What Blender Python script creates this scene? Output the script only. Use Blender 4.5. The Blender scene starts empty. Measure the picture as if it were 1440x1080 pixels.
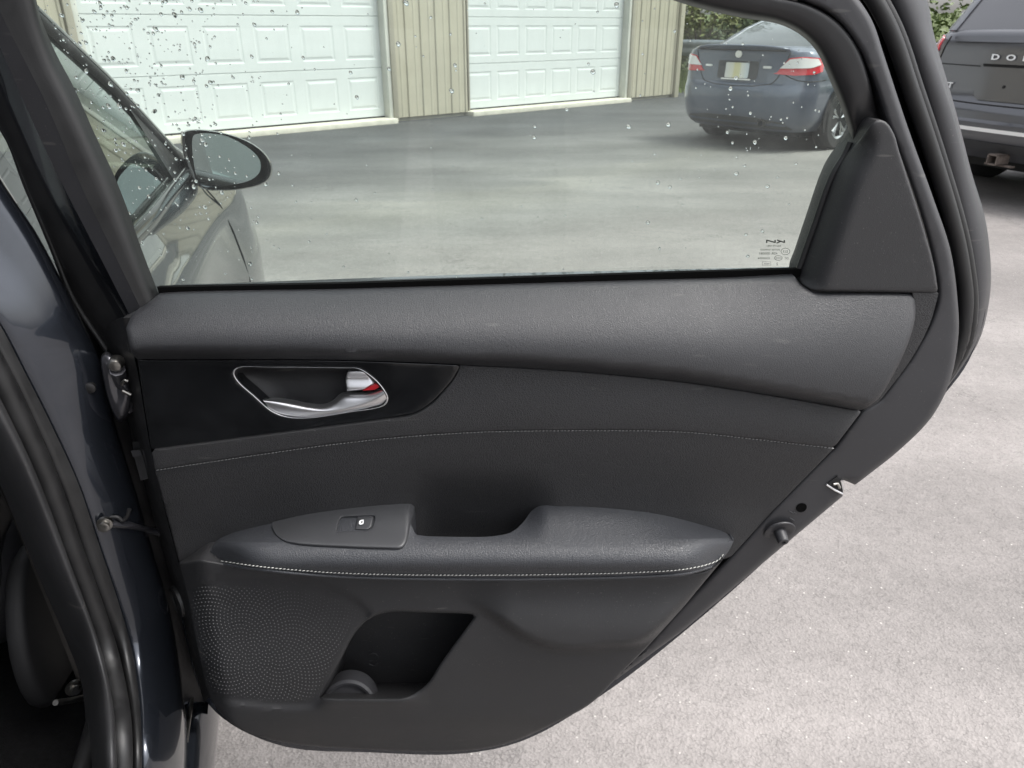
import bpy, bmesh, math, random
import numpy as np
from mathutils import Vector, Matrix
from mathutils.geometry import delaunay_2d_cdt

SC = bpy.context.scene
COL = SC.collection
R = math.radians

# ------------------------------------------------------------------ camera
H = 1.20                      # camera height above the asphalt
PITCH = R(25.3)
FPX = 1070.0                  # focal length in pixels of the 1440 px wide photograph
CP, SP = math.cos(PITCH), math.sin(PITCH)
cam_d = bpy.data.cameras.new('camera')
cam_d.sensor_width = 36.0
cam_d.lens = 36.0 * FPX / 1440.0
cam_d.clip_start = 0.02
cam_d.clip_end = 600
cam_d.dof.use_dof = True
cam_d.dof.focus_distance = 0.80
cam_d.dof.aperture_fstop = 20.0
cam = bpy.data.objects.new('camera', cam_d)
COL.objects.link(cam)
cam.location = (0, 0, H)
cam.rotation_euler = (R(90) - PITCH, 0, 0)
SC.camera = cam

# ------------------------------------------------------------------ light
SUN_EL, SUN_AZ = R(62), R(104)          # azimuth measured clockwise from +Y
world = bpy.data.worlds.new('World')
SC.world = world
world.use_nodes = True
wn = world.node_tree
wn.nodes.clear()
w_out = wn.nodes.new('ShaderNodeOutputWorld')
w_bg = wn.nodes.new('ShaderNodeBackground')
w_sky = wn.nodes.new('ShaderNodeTexSky')
w_sky.sky_type = 'NISHITA'
w_sky.sun_disc = False
w_sky.sun_elevation = SUN_EL
w_sky.sun_rotation = SUN_AZ
w_sky.dust_density = 4.0
w_sky.air_density = 1.0
w_hs = wn.nodes.new('ShaderNodeHueSaturation')
w_hs.inputs['Saturation'].default_value = 0.22   # high overcast: grey-white rather than blue
wn.links.new(w_sky.outputs[0], w_hs.inputs['Color'])
wn.links.new(w_hs.outputs[0], w_bg.inputs['Color'])
w_bg.inputs['Strength'].default_value = 0.15
wn.links.new(w_bg.outputs[0], w_out.inputs['Surface'])

sun_d = bpy.data.lights.new('sun', 'SUN')
sun_d.energy = 1.1
sun_d.angle = R(25)
sun_d.color = (1.0, 0.97, 0.93)
sun = bpy.data.objects.new('sun', sun_d)
COL.objects.link(sun)
sdir = Vector((math.sin(SUN_AZ) * math.cos(SUN_EL), math.cos(SUN_AZ) * math.cos(SUN_EL), math.sin(SUN_EL)))
sun.rotation_euler = sdir.to_track_quat('Z', 'Y').to_euler()
sun.location = (0, -5, 12)

SC.view_settings.view_transform = 'Standard'
SC.view_settings.look = 'None'
SC.view_settings.exposure = 1.36
SC.view_settings.gamma = 1.0
SC.view_settings.use_curve_mapping = False
SC.cycles.max_bounces = 7
SC.cycles.diffuse_bounces = 3
SC.cycles.glossy_bounces = 3
SC.cycles.transparent_max_bounces = 10
SC.cycles.transmission_bounces = 8
SC.cycles.caustics_refractive = False
SC.cycles.caustics_reflective = False
SC.cycles.use_denoising = True
SC.cycles.use_adaptive_sampling = True
SC.cycles.adaptive_threshold = 0.015

# ------------------------------------------------------------------ measuring helpers
# a point of the photograph (1440 x 1080) -> the real point where that sight line meets a given plane
def ray(u, v):
    x = (u - 720.0) / FPX
    y = (540.0 - v) / FPX
    return np.array((x, CP + SP * y, -SP + CP * y))

def at(u, v, Y):
    r = ray(u, v)
    t = Y / r[1]
    return (r[0] * t, Y, H + r[2] * t)

def atz(u, v, z=0.0):
    r = ray(u, v)
    t = (z - H) / r[2]
    return (r[0] * t, r[1] * t, z)

HEAD = R(-15)                                      # heading of the parked car
FW = np.array((math.sin(HEAD), math.cos(HEAD), 0))
RT = np.array((math.cos(HEAD), -math.sin(HEAD), 0))
O = np.array((-0.44, 0.80, 0.0))                   # body side at the rear door hinge
CAM = np.array((0, 0, H))

def atA(u, v, a):                                  # plane across the car, a metres ahead of the hinge
    r = ray(u, v)
    t = (a - (CAM - O).dot(FW)) / r.dot(FW)
    return tuple(CAM + r * t)

def atS(u, v, s):                                  # plane along the car, s metres outside the body side
    r = ray(u, v)
    t = (s - (CAM - O).dot(RT)) / r.dot(RT)
    return tuple(CAM + r * t)

def carp(a, s, z):
    return tuple(O + FW * a + RT * s + np.array((0, 0, z)))

def smooth(pts, n=6, closed=False):
    """Catmull-Rom through the points (any dimension)."""
    P = [np.array(p, float) for p in pts]
    m = len(P)
    out = []
    rng = range(m if closed else m - 1)
    for i in rng:
        if closed:
            p0, p1, p2, p3 = P[i - 1], P[i], P[(i + 1) % m], P[(i + 2) % m]
        else:
            p1, p2 = P[i], P[i + 1]
            p0 = P[i - 1] if i > 0 else 2 * p1 - p2
            p3 = P[i + 2] if i + 2 < m else 2 * p2 - p1
        d1 = max(np.linalg.norm(p1 - p0), 1e-9) ** .5
        d2 = max(np.linalg.norm(p2 - p1), 1e-9) ** .5
        d3 = max(np.linalg.norm(p3 - p2), 1e-9) ** .5
        m1 = (p1 - p0) / d1 - (p2 - p0) / (d1 + d2) + (p2 - p1) / d2
        m2 = (p2 - p1) / d2 - (p3 - p1) / (d2 + d3) + (p3 - p2) / d3
        m1 *= d2
        m2 *= d2
        for k in range(n):
            t = k / n
            out.append((2 * t**3 - 3 * t**2 + 1) * p1 + (t**3 - 2 * t**2 + t) * m1 + (-2 * t**3 + 3 * t**2) * p2 + (t**3 - t**2) * m2)
    if not closed:
        out.append(P[-1])
    return out

def resample(pts, n):
    P = np.array(pts, float)
    d = np.r_[0, np.cumsum(np.linalg.norm(np.diff(P, axis=0), axis=1))]
    t = np.linspace(0, d[-1], n)
    return np.stack([np.interp(t, d, P[:, k]) for k in range(P.shape[1])], 1)

def vof(pts):                                       # v as a function of u
    P = np.array(smooth(pts, 8))
    P = P[np.argsort(P[:, 0])]
    return lambda u: np.interp(u, P[:, 0], P[:, 1])

def inside(poly, p):
    P = np.array(poly); x, y = p[:, 0], p[:, 1]
    x1, y1 = P[:, 0], P[:, 1]
    x2, y2 = np.roll(x1, -1), np.roll(y1, -1)
    c = np.zeros(len(p), bool)
    for i in range(len(P)):
        if y1[i] == y2[i]:
            continue
        k = ((y1[i] > y) != (y2[i] > y)) & (x < (x2[i] - x1[i]) * (y - y1[i]) / (y2[i] - y1[i]) + x1[i])
        c ^= k
    return c

def dist(poly, p, closed=True):
    P = np.array(poly, float)
    A = P if closed else P[:-1]
    B = np.roll(P, -1, 0) if closed else P[1:]
    best = np.full(len(p), 1e9)
    for a, b in zip(A, B):
        ab = b - a
        L = ab.dot(ab)
        t = np.zeros(len(p)) if L == 0 else np.clip(((p - a) @ ab) / L, 0, 1)
        q = p - (a + t[:, None] * ab)
        best = np.minimum(best, np.hypot(q[:, 0], q[:, 1]))
    return best

def sdf(poly, p):                                   # positive inside
    d = dist(poly, p)
    return np.where(inside(poly, p), d, -d)

def sstep(x, a, b):
    t = np.clip((x - a) / (b - a), 0, 1)
    return t * t * (3 - 2 * t)

# ------------------------------------------------------------------ objects
ROOTW = {}

def link(o, parent=None, local=False):
    COL.objects.link(o)
    if parent is not None:
        o.parent = parent
        if not local and parent.name in ROOTW:
            o.matrix_parent_inverse = ROOTW[parent.name].inverted()
    return o

def mk(name, verts, faces, mat, parent=None, smoothf=True, local=False, kind=None, sharp=None):
    me = bpy.data.meshes.new(name)
    me.from_pydata([tuple(v) for v in verts], [], [tuple(f) for f in faces])
    me.validate()
    if smoothf:
        me.polygons.foreach_set('use_smooth', [True] * len(me.polygons))
        if sharp:
            me.set_sharp_from_angle(angle=R(sharp))
    me.materials.append(mat)
    o = bpy.data.objects.new(name, me)
    link(o, parent, local)
    if kind:
        o['kind'] = kind
    return o

def root(name, loc, label, cat, rz=0.0, group=None):
    o = bpy.data.objects.new(name, None)
    o.empty_display_size = .1
    COL.objects.link(o)
    o.location = loc
    o.rotation_euler = (0, 0, rz)
    ROOTW[o.name] = Matrix.Translation(loc) @ Matrix.Rotation(rz, 4, 'Z')
    o['label'] = label
    o['category'] = cat
    if group:
        o['group'] = group
    return o

def relief(name, outer, depth, mat, parent, base=0.72, holes=(), step=8, thick=.012, rnd=None, hole_rnd=None, skirt=None, kind=None, back=False, rw=None):
    """A moulded panel: outline in photo pixels, depth(p) metres behind (+) or in front (-) of the door plane."""
    outer = resample(list(outer) + [outer[0]], max(24, int(sum(np.linalg.norm(np.diff(np.array(list(outer) + [outer[0]], float), axis=0), axis=1)) / step)))[:-1]
    hs = []
    for h in holes:
        L = sum(np.linalg.norm(np.diff(np.array(list(h) + [h[0]], float), axis=0), axis=1))
        hs.append(resample(list(h) + [h[0]], max(24, int(L / (step * .7))))[:-1])
    lo, hi = outer.min(0), outer.max(0)
    gx, gy = np.meshgrid(np.arange(lo[0] + step * .4, hi[0], step), np.arange(lo[1] + step * .4, hi[1], step * .87))
    gx[1::2] += step * .5
    G = np.stack([gx.ravel(), gy.ravel()], 1)
    def dall(p):
        d = dist(outer, p)
        for h in hs:
            d = np.minimum(d, dist(h, p))
        return d
    def ok(p):
        k = inside(outer, p)
        for h in hs:
            k &= ~inside(h, p)
        return k
    pts = [G[ok(G)]]
    mn = step * .45
    rings = []
    def ring(loop, r):
        n = max(24, int(len(loop)))
        prv, nxt = np.roll(loop, 1, 0), np.roll(loop, -1, 0)
        t = nxt - prv
        t /= np.maximum(np.linalg.norm(t, axis=1), 1e-9)[:, None]
        nn = np.stack([-t[:, 1], t[:, 0]], 1)
        for f in (.15, .4, .7, 1.0):
            for sg in (1, -1):
                q = loop + nn * sg * r * f
                q = q[ok(q)]
                if len(q):
                    q = q[dall(q) > .9 * r * f]
                if len(q):
                    rings.append(q)
    if rnd:
        ring(outer, rnd[0]); mn = max(mn, rnd[0] * 1.1)
    if hole_rnd:
        for h in hs:
            ring(h, hole_rnd[0])
    g = pts[0]
    if len(g):
        d = dist(outer, g)
        k = d > (max(step * .45, (rnd[0] * 1.15 if rnd else 0)))
        for h in hs:
            k &= dist(h, g) > max(step * .45, (hole_rnd[0] * 1.15 if hole_rnd else 0))
        g = g[k]
    V = [outer] + hs + [g] + rings
    allp = np.concatenate(V)
    edges = []
    off = 0
    for lp in [outer] + hs:
        n = len(lp)
        edges += [(off + i, off + (i + 1) % n) for i in range(n)]
        off += n
    res = delaunay_2d_cdt([Vector((float(a), float(b))) for a, b in allp], edges, [], 0, 1e-4)
    vv = np.array([(q.x, q.y) for q in res[0]])
    tri = [t for t in res[2]]
    cen = np.array([vv[list(t)].mean(0) for t in tri])
    k = ok(cen)
    tri = [t for t, b in zip(tri, k) if b]
    dep = np.array(depth(vv), float) * np.ones(len(vv))
    if rnd:
        d = np.clip(dist(outer, vv) / rnd[0], 0, 1)
        dep = dep + rnd[1] * (1 - np.sqrt(np.clip(1 - (1 - d) ** 2, 0, 1))) * (1.0 if rw is None else rw(vv))
    if hole_rnd:
        for h in hs:
            d = np.clip(dist(h, vv) / hole_rnd[0], 0, 1)
            dep = dep + hole_rnd[1] * (1 - np.sqrt(np.clip(1 - (1 - d) ** 2, 0, 1)))
    verts = [at(vv[i, 0], vv[i, 1], base + dep[i]) for i in range(len(vv))]
    faces = []
    for t in tri:
        a, b, c = (np.array(verts[i]) for i in t)
        faces.append(tuple(t) if np.cross(b - a, c - a)[1] < 0 else tuple(reversed(t)))
    # skirt: give the panel its thickness
    idx = {}
    from collections import Counter
    ec = Counter()
    for f in faces:
        for i in range(3):
            ec[tuple(sorted((f[i], f[(i + 1) % 3])))] += 1
    nv = len(verts)
    for f in list(faces):
        for i in range(3):
            a, b = f[i], f[(i + 1) % 3]
            if ec[tuple(sorted((a, b)))] == 1:
                q = []
                for j in (a, b):
                    if j not in idx:
                        idx[j] = len(verts)
                        p = verts[j]
                        verts.append(p)
                        dv = (0, thick, 0) if skirt is None else skirt(vv[j])
                        verts.append((p[0] + dv[0], p[1] + dv[1], p[2] + dv[2]))
                    q.append(idx[j])
                faces.append((q[0], q[0] + 1, q[1] + 1, q[1]))
    if back:
        m = {}
        for t in list(faces):
            if len(t) == 3:
                q = []
                for j in t:
                    if j not in m:
                        m[j] = len(verts)
                        p = verts[j]
                        verts.append((p[0], p[1] + thick, p[2]))
                    q.append(m[j])
                faces.append(tuple(reversed(q)))
    o = mk(name, verts, faces, mat, parent, True, kind=kind, sharp=50)
    return o

def loft(name, lines, mat, parent, n=40, sub=1, local=False, closed=False, kind=None, sharp=None):
    """Surface through a row of 3D polylines (each resampled to n points)."""
    L = [resample(l, n) for l in lines]
    if sub > 1:
        S = smooth([l.ravel() for l in L], sub, closed)
        L = [s.reshape(n, 3) for s in S]
    V = [tuple(p) for l in L for p in l]
    F = []
    m = len(L)
    for i in range(m if closed else m - 1):
        for j in range(n - 1):
            a = i * n + j
            b = ((i + 1) % m) * n + j
            F.append((a, a + 1, b + 1, b))
    return mk(name, V, F, mat, parent, True, local, kind, sharp)

def tube_geo(path, rad, seg=8, V=None, F=None, cap=True, flat=1.0):
    V = [] if V is None else V
    F = [] if F is None else F
    P = [np.array(p, float) for p in path]
    n = len(P)
    rad = [rad] * n if np.isscalar(rad) else rad
    up = np.array((0.13, 0.21, 0.97))
    base = len(V)
    for i in range(n):
        t = P[min(i + 1, n - 1)] - P[max(i - 1, 0)]
        t /= max(np.linalg.norm(t), 1e-9)
        x = np.cross(t, up); x /= max(np.linalg.norm(x), 1e-9)
        y = np.cross(x, t)
        for k in range(seg):
            a = 2 * math.pi * k / seg
            V.append(tuple(P[i] + x * math.cos(a) * rad[i] + y * math.sin(a) * rad[i] * flat))
    for i in range(n - 1):
        for k in range(seg):
            a = base + i * seg + k
            b = base + i * seg + (k + 1) % seg
            F.append((a, b, b + seg, a + seg))
    if cap:
        F.append(tuple(base + k for k in reversed(range(seg))))
        F.append(tuple(base + (n - 1) * seg + k for k in range(seg)))
    return V, F

def tube(name, path, rad, mat, parent, seg=8, sm=5, local=False, flat=1.0):
    path = smooth(path, sm) if sm > 1 else path
    V, F = tube_geo(path, rad, seg, flat=flat)
    return mk(name, V, F, mat, parent, True, local, sharp=60)

def box_geo(c, s, V, F, M=None, bev=0.0):
    b = len(V)
    x, y, z = s[0] / 2, s[1] / 2, s[2] / 2
    pts = []
    if bev <= 0:
        pts = [(sx * x, sy * y, sz * z) for sz in (-1, 1) for sy in (-1, 1) for sx in (-1, 1)]
        fs = [(0, 2, 3, 1), (4, 5, 7, 6), (0, 1, 5, 4), (2, 6, 7, 3), (0, 4, 6, 2), (1, 3, 7, 5)]
    else:
        bm = bmesh.new()
        bmesh.ops.create_cube(bm, size=1)
        for q in bm.verts:
            q.co = Vector((q.co.x * s[0], q.co.y * s[1], q.co.z * s[2]))
        bmesh.ops.bevel(bm, geom=bm.edges[:], offset=min(bev, .49 * min(s)), segments=2, profile=.5, affect='EDGES')
        bm.verts.index_update()
        pts = [tuple(q.co) for q in bm.verts]
        fs = [tuple(q.index for q in f.verts) for f in bm.faces]
        bm.free()
    for p in pts:
        q = Vector(p)
        if M is not None:
            q = M @ q
        V.append((q[0] + c[0], q[1] + c[1], q[2] + c[2]))
    F += [tuple(b + i for i in f) for f in fs]
    return V, F

def box(name, c, s, mat, parent, M=None, bev=0.0, local=False):
    V, F = box_geo(c, s, [], [], M, bev)
    return mk(name, V, F, mat, parent, bev > 0, local, sharp=40 if bev > 0 else None)

def text_geo(string, extr=0.0, bold=0.0):
    cu = bpy.data.curves.new('lettering', 'FONT')
    cu.body = string
    cu.size = 1.0
    cu.align_x = 'CENTER'
    cu.extrude = extr
    cu.offset = bold
    cu.resolution_u = 3
    o = bpy.data.objects.new('lettering', cu)
    COL.objects.link(o)
    dg = bpy.context.evaluated_depsgraph_get()
    dg.update()
    me = bpy.data.meshes.new_from_object(o.evaluated_get(dg))
    V = [tuple(v.co) for v in me.vertices]
    F = [tuple(p.vertices) for p in me.polygons]
    bpy.data.objects.remove(o)
    bpy.data.curves.remove(cu)
    bpy.data.meshes.remove(me)
    return V, F

# ------------------------------------------------------------------ materials
def newmat(name):
    m = bpy.data.materials.new(name)
    m.use_nodes = True
    nt = m.node_tree
    b = nt.nodes['Principled BSDF']
    return m, nt, b

def node(nt, typ, **kw):
    n = nt.nodes.new(typ)
    for k, v in kw.items():
        if k in n.inputs:
            n.inputs[k].default_value = v
        else:
            setattr(n, k, v)
    return n

def pmat(name, col, rough=.5, metal=0.0, spec=.5, coat=0.0, coatr=.05, grain=None, mottle=None, rvar=0.0, dust=0.0):
    """grain = list of (kind, scale, strength, distance); mottle = (scale, amount)"""
    m, nt, b = newmat(name)
    b.inputs['Base Color'].default_value = (*col, 1)
    b.inputs['Roughness'].default_value = rough
    b.inputs['Metallic'].default_value = metal
    b.inputs['Specular IOR Level'].default_value = spec
    b.inputs['Coat Weight'].default_value = coat
    b.inputs['Coat Roughness'].default_value = coatr
    tc = node(nt, 'ShaderNodeTexCoord')
    last = None
    for g in grain or []:
        kind, sc, st, ds = g[:4]
        if kind == 'leather':
            nz = node(nt, 'ShaderNodeTexNoise', Scale=sc * .6, Detail=2.0)
            nt.links.new(tc.outputs['Object'], nz.inputs['Vector'])
            mp = node(nt, 'ShaderNodeMixRGB'); mp.blend_type = 'LINEAR_LIGHT'; mp.inputs[0].default_value = .002
            nt.links.new(tc.outputs['Object'], mp.inputs[1]); nt.links.new(nz.outputs['Color'], mp.inputs[2])
            mpp = node(nt, 'ShaderNodeMapping'); mpp.inputs['Scale'].default_value = (.62, 1, 1)
            nt.links.new(mp.outputs[0], mpp.inputs['Vector'])
            tx = node(nt, 'ShaderNodeTexVoronoi', Scale=sc); tx.feature = 'DISTANCE_TO_EDGE'
            nt.links.new(mpp.outputs[0], tx.inputs['Vector'])
            rp = node(nt, 'ShaderNodeValToRGB')
            rp.color_ramp.elements[0].position = 0.0
            rp.color_ramp.elements[1].position = .22
            nt.links.new(tx.outputs['Distance'], rp.inputs[0])
            hout = rp.outputs[0]
        elif kind == 'voronoi':
            tx = node(nt, 'ShaderNodeTexVoronoi', Scale=sc)
            nt.links.new(tc.outputs['Object'], tx.inputs['Vector'])
            hout = tx.outputs['Distance']
        else:
            tx = node(nt, 'ShaderNodeTexNoise', Scale=sc, Detail=3.0, Roughness=.6)
            nt.links.new(tc.outputs['Object'], tx.inputs['Vector'])
            hout = tx.outputs['Fac']
        bp = node(nt, 'ShaderNodeBump', Strength=st, Distance=ds)
        nt.links.new(hout, bp.inputs['Height'])
        if last is not None:
            nt.links.new(last, bp.inputs['Normal'])
        last = bp.outputs[0]
    if last is not None:
        nt.links.new(last, b.inputs['Normal'])
    if mottle:
        nz = node(nt, 'ShaderNodeTexNoise', Scale=mottle[0], Detail=5.0, Roughness=.65)
        nt.links.new(tc.outputs['Object'], nz.inputs['Vector'])
        rp = node(nt, 'ShaderNodeMapRange')
        rp.inputs[1].default_value = .3; rp.inputs[2].default_value = .7
        rp.inputs[3].default_value = 1 - mottle[1]; rp.inputs[4].default_value = 1 + mottle[1]
        nt.links.new(nz.outputs['Fac'], rp.inputs[0])
        mx = node(nt, 'ShaderNodeMixRGB'); mx.blend_type = 'MULTIPLY'; mx.inputs[0].default_value = 1
        mx.inputs[1].default_value = (*col, 1)
        nt.links.new(rp.outputs[0], mx.inputs[2])
        nt.links.new(mx.outputs[0], b.inputs['Base Color'])
        if rvar:
            rr = node(nt, 'ShaderNodeMapRange')
            rr.inputs[1].default_value = .3; rr.inputs[2].default_value = .7
            rr.inputs[3].default_value = rough - rvar; rr.inputs[4].default_value = rough + rvar
            nt.links.new(nz.outputs['Fac'], rr.inputs[0])
            nt.links.new(rr.outputs[0], b.inputs['Roughness'])
        if dust:
            # specks of dust, and short pale scuffs
            n1 = node(nt, 'ShaderNodeTexNoise', Scale=700.0, Detail=0.0)
            nt.links.new(tc.outputs['Object'], n1.inputs['Vector'])
            m1 = node(nt, 'ShaderNodeMapRange'); m1.inputs[1].default_value = .78; m1.inputs[2].default_value = .84; m1.inputs[3].default_value = 0; m1.inputs[4].default_value = .5 * dust
            nt.links.new(n1.outputs['Fac'], m1.inputs[0])
            mp = node(nt, 'ShaderNodeMapping'); mp.inputs['Scale'].default_value = (28, 28, 190); mp.inputs['Rotation'].default_value = (0, .25, 0)
            nt.links.new(tc.outputs['Object'], mp.inputs[0])
            n2 = node(nt, 'ShaderNodeTexNoise', Scale=1.0, Detail=0.0)
            nt.links.new(mp.outputs[0], n2.inputs['Vector'])
            m2 = node(nt, 'ShaderNodeMapRange'); m2.inputs[1].default_value = .80; m2.inputs[2].default_value = .86; m2.inputs[3].default_value = 0; m2.inputs[4].default_value = .35 * dust
            nt.links.new(n2.outputs['Fac'], m2.inputs[0])
            sm = node(nt, 'ShaderNodeMath', operation='ADD')
            nt.links.new(m1.outputs[0], sm.inputs[0]); nt.links.new(m2.outputs[0], sm.inputs[1])
            md = node(nt, 'ShaderNodeMixRGB'); md.inputs[2].default_value = (.13, .125, .115, 1)
            nt.links.new(sm.outputs[0], md.inputs[0]); nt.links.new(mx.outputs[0], md.inputs[1])
            nt.links.new(md.outputs[0], b.inputs['Base Color'])
    return m

M = {}
M['pad'] = pmat('black_grained_vinyl', (.0155, .016, .0185), .47, spec=.68, grain=[('leather', 720, .36, .0005)], mottle=(7, .12), rvar=.07, dust=.5)
M['insert'] = pmat('black_grained_insert', (.021, .021, .0225), .55, grain=[('leather', 520, .45, .0007)], mottle=(7, .12), rvar=.06, dust=.5)
M['plastic'] = pmat('black_moulded_plastic', (.0215, .0215, .023), .52, grain=[('leather', 900, .25, .0004)], mottle=(8, .14), rvar=.07, dust=1.0)
M['edge'] = pmat('satin_grey_black_plastic', (.028, .028, .031), .48, grain=[('noise', 1800, .12, .0003)], mottle=(10, .12), rvar=.08, dust=.8)
M['arm'] = pmat('soft_black_leatherette', (.034, .036, .041), .44, spec=.5, grain=[('leather', 560, .42, .0006)], mottle=(12, .08), rvar=.05, dust=.2)
M['switch'] = pmat('matte_grey_black_plastic', (.038, .039, .042), .42, grain=[('noise', 2200, .12, .0004)], mottle=(30, .05))
M['gloss'] = pmat('piano_black', (.0105, .011, .012), .12, mottle=(25, .3), rvar=.03)
M['rubber'] = pmat('black_rubber', (.008, .008, .0085), .5, grain=[('noise', 600, .15, .0006)], mottle=(40, .25), rvar=.1)
M['black'] = pmat('flat_black', (.006, .006, .007), .7)
M['chrome'] = pmat('satin_chrome', (.80, .80, .81), .36, 1.0)
M['void'] = pmat('black_flock_and_hole_shade', (.0015, .0015, .0015), .95, spec=.1)
M['steel'] = pmat('zinc_plated_steel', (.3, .29, .27), .35, 1.0, mottle=(60, .3), rvar=.1)
M['red'] = pmat('red_paint', (.55, .02, .03), .35)
M['white'] = pmat('white_print', (.75, .76, .76), .5)
M['thread'] = pmat('white_thread', (.38, .38, .36), .75)
M['gthread'] = pmat('grey_thread', (.36, .36, .36), .7)
M['paint'] = pmat('dark_blue_grey_metallic_paint', (.030, .035, .046), .27, .8, coat=1.0, coatr=.03, mottle=(6, .1), dust=.5)
M['carpet'] = pmat('black_carpet', (.006, .006, .0065), .95, spec=.1, grain=[('noise', 500, 1, .004)], mottle=(120, .5))
M['fabric'] = pmat('black_seat_leather', (.012, .012, .014), .5, grain=[('leather', 420, .3, .001)])
M['belt'] = pmat('black_belt_webbing', (.008, .008, .0085), .5, grain=[('noise', 900, .4, .001)])
M['mirror'] = pmat('mirror_glass', (.80, .88, .87), .03, 1.0)
M['etch'] = pmat('etched_dark_print', (.03, .035, .03), .8)

def glassmat(name, tint, dirt, fres=1.0):
    m, nt, b = newmat(name)
    nt.nodes.remove(b)
    out = nt.nodes['Material Output']
    tr = node(nt, 'ShaderNodeBsdfTransparent'); tr.inputs[0].default_value = (*tint, 1)
    gl = node(nt, 'ShaderNodeBsdfGlossy'); gl.inputs['Roughness'].default_value = .0
    gl.inputs[0].default_value = (.95, 1, .98, 1)
    fr = node(nt, 'ShaderNodeFresnel'); fr.inputs[0].default_value = 1.5
    ml = node(nt, 'ShaderNodeMath', operation='MULTIPLY'); ml.inputs[1].default_value = fres
    nt.links.new(fr.outputs[0], ml.inputs[0])
    mx = node(nt, 'ShaderNodeMixShader')
    nt.links.new(ml.outputs[0], mx.inputs[0]); nt.links.new(tr.outputs[0], mx.inputs[1]); nt.links.new(gl.outputs[0], mx.inputs[2])
    if dirt > 0:
        df = node(nt, 'ShaderNodeBsdfTranslucent'); df.inputs[0].default_value = (.8, .84, .8, 1)
        d2 = node(nt, 'ShaderNodeBsdfDiffuse'); d2.inputs[0].default_value = (.8, .84, .8, 1)
        ad = node(nt, 'ShaderNodeMixShader'); ad.inputs[0].default_value = .5
        nt.links.new(df.outputs[0], ad.inputs[1]); nt.links.new(d2.outputs[0], ad.inputs[2])
        tc = node(nt, 'ShaderNodeTexCoord')
        mp = node(nt, 'ShaderNodeMapping'); mp.inputs['Scale'].default_value = (30, 30, 4)
        nt.links.new(tc.outputs['Object'], mp.inputs[0])
        nz = node(nt, 'ShaderNodeTexNoise', Scale=1.0, Detail=6.0, Roughness=.7)
        nt.links.new(mp.outputs[0], nz.inputs['Vector'])
        n2 = node(nt, 'ShaderNodeTexNoise', Scale=900.0, Detail=2.0)
        nt.links.new(tc.outputs['Object'], n2.inputs['Vector'])
        sp = node(nt, 'ShaderNodeMapRange')
        sp.inputs[1].default_value = .72; sp.inputs[2].default_value = .78; sp.inputs[3].default_value = 0; sp.inputs[4].default_value = .25
        nt.links.new(n2.outputs['Fac'], sp.inputs[0])
        rg = node(nt, 'ShaderNodeMapRange')
        rg.inputs[1].default_value = .35; rg.inputs[2].default_value = .75
        rg.inputs[3].default_value = dirt * .5; rg.inputs[4].default_value = dirt * 1.6
        nt.links.new(nz.outputs['Fac'], rg.inputs[0])
        sm = node(nt, 'ShaderNodeMath', operation='ADD')
        nt.links.new(rg.outputs[0], sm.inputs[0]); nt.links.new(sp.outputs[0], sm.inputs[1])
        m2 = node(nt, 'ShaderNodeMixShader')
        nt.links.new(sm.outputs[0], m2.inputs[0]); nt.links.new(mx.outputs[0], m2.inputs[1]); nt.links.new(ad.outputs[0], m2.inputs[2])
        nt.links.new(m2.outputs[0], out.inputs[0])
    else:
        nt.links.new(mx.outputs[0], out.inputs[0])
    return m

M['glass'] = glassmat('tinted_door_glass', (.86, .945, .895), .05)
M['carglass'] = glassmat('dark_car_glass', (.16, .2, .19), 0.0, 1.3)
mw, nt, b = newmat('water')
b.inputs['Base Color'].default_value = (1, 1, 1, 1)
b.inputs['Roughness'].default_value = 0.0
b.inputs['IOR'].default_value = 1.33
b.inputs['Transmission Weight'].default_value = 1.0
M['water'] = mw

# ================================================================== the setting
WP = np.array((-1.66, 10.8, 0.0))                  # on the garage wall line
WA = R(41)
WD = np.array((math.cos(WA), math.sin(WA), 0))
WN = np.array((math.sin(WA), -math.cos(WA), 0))    # out of the wall, towards the camera

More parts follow.
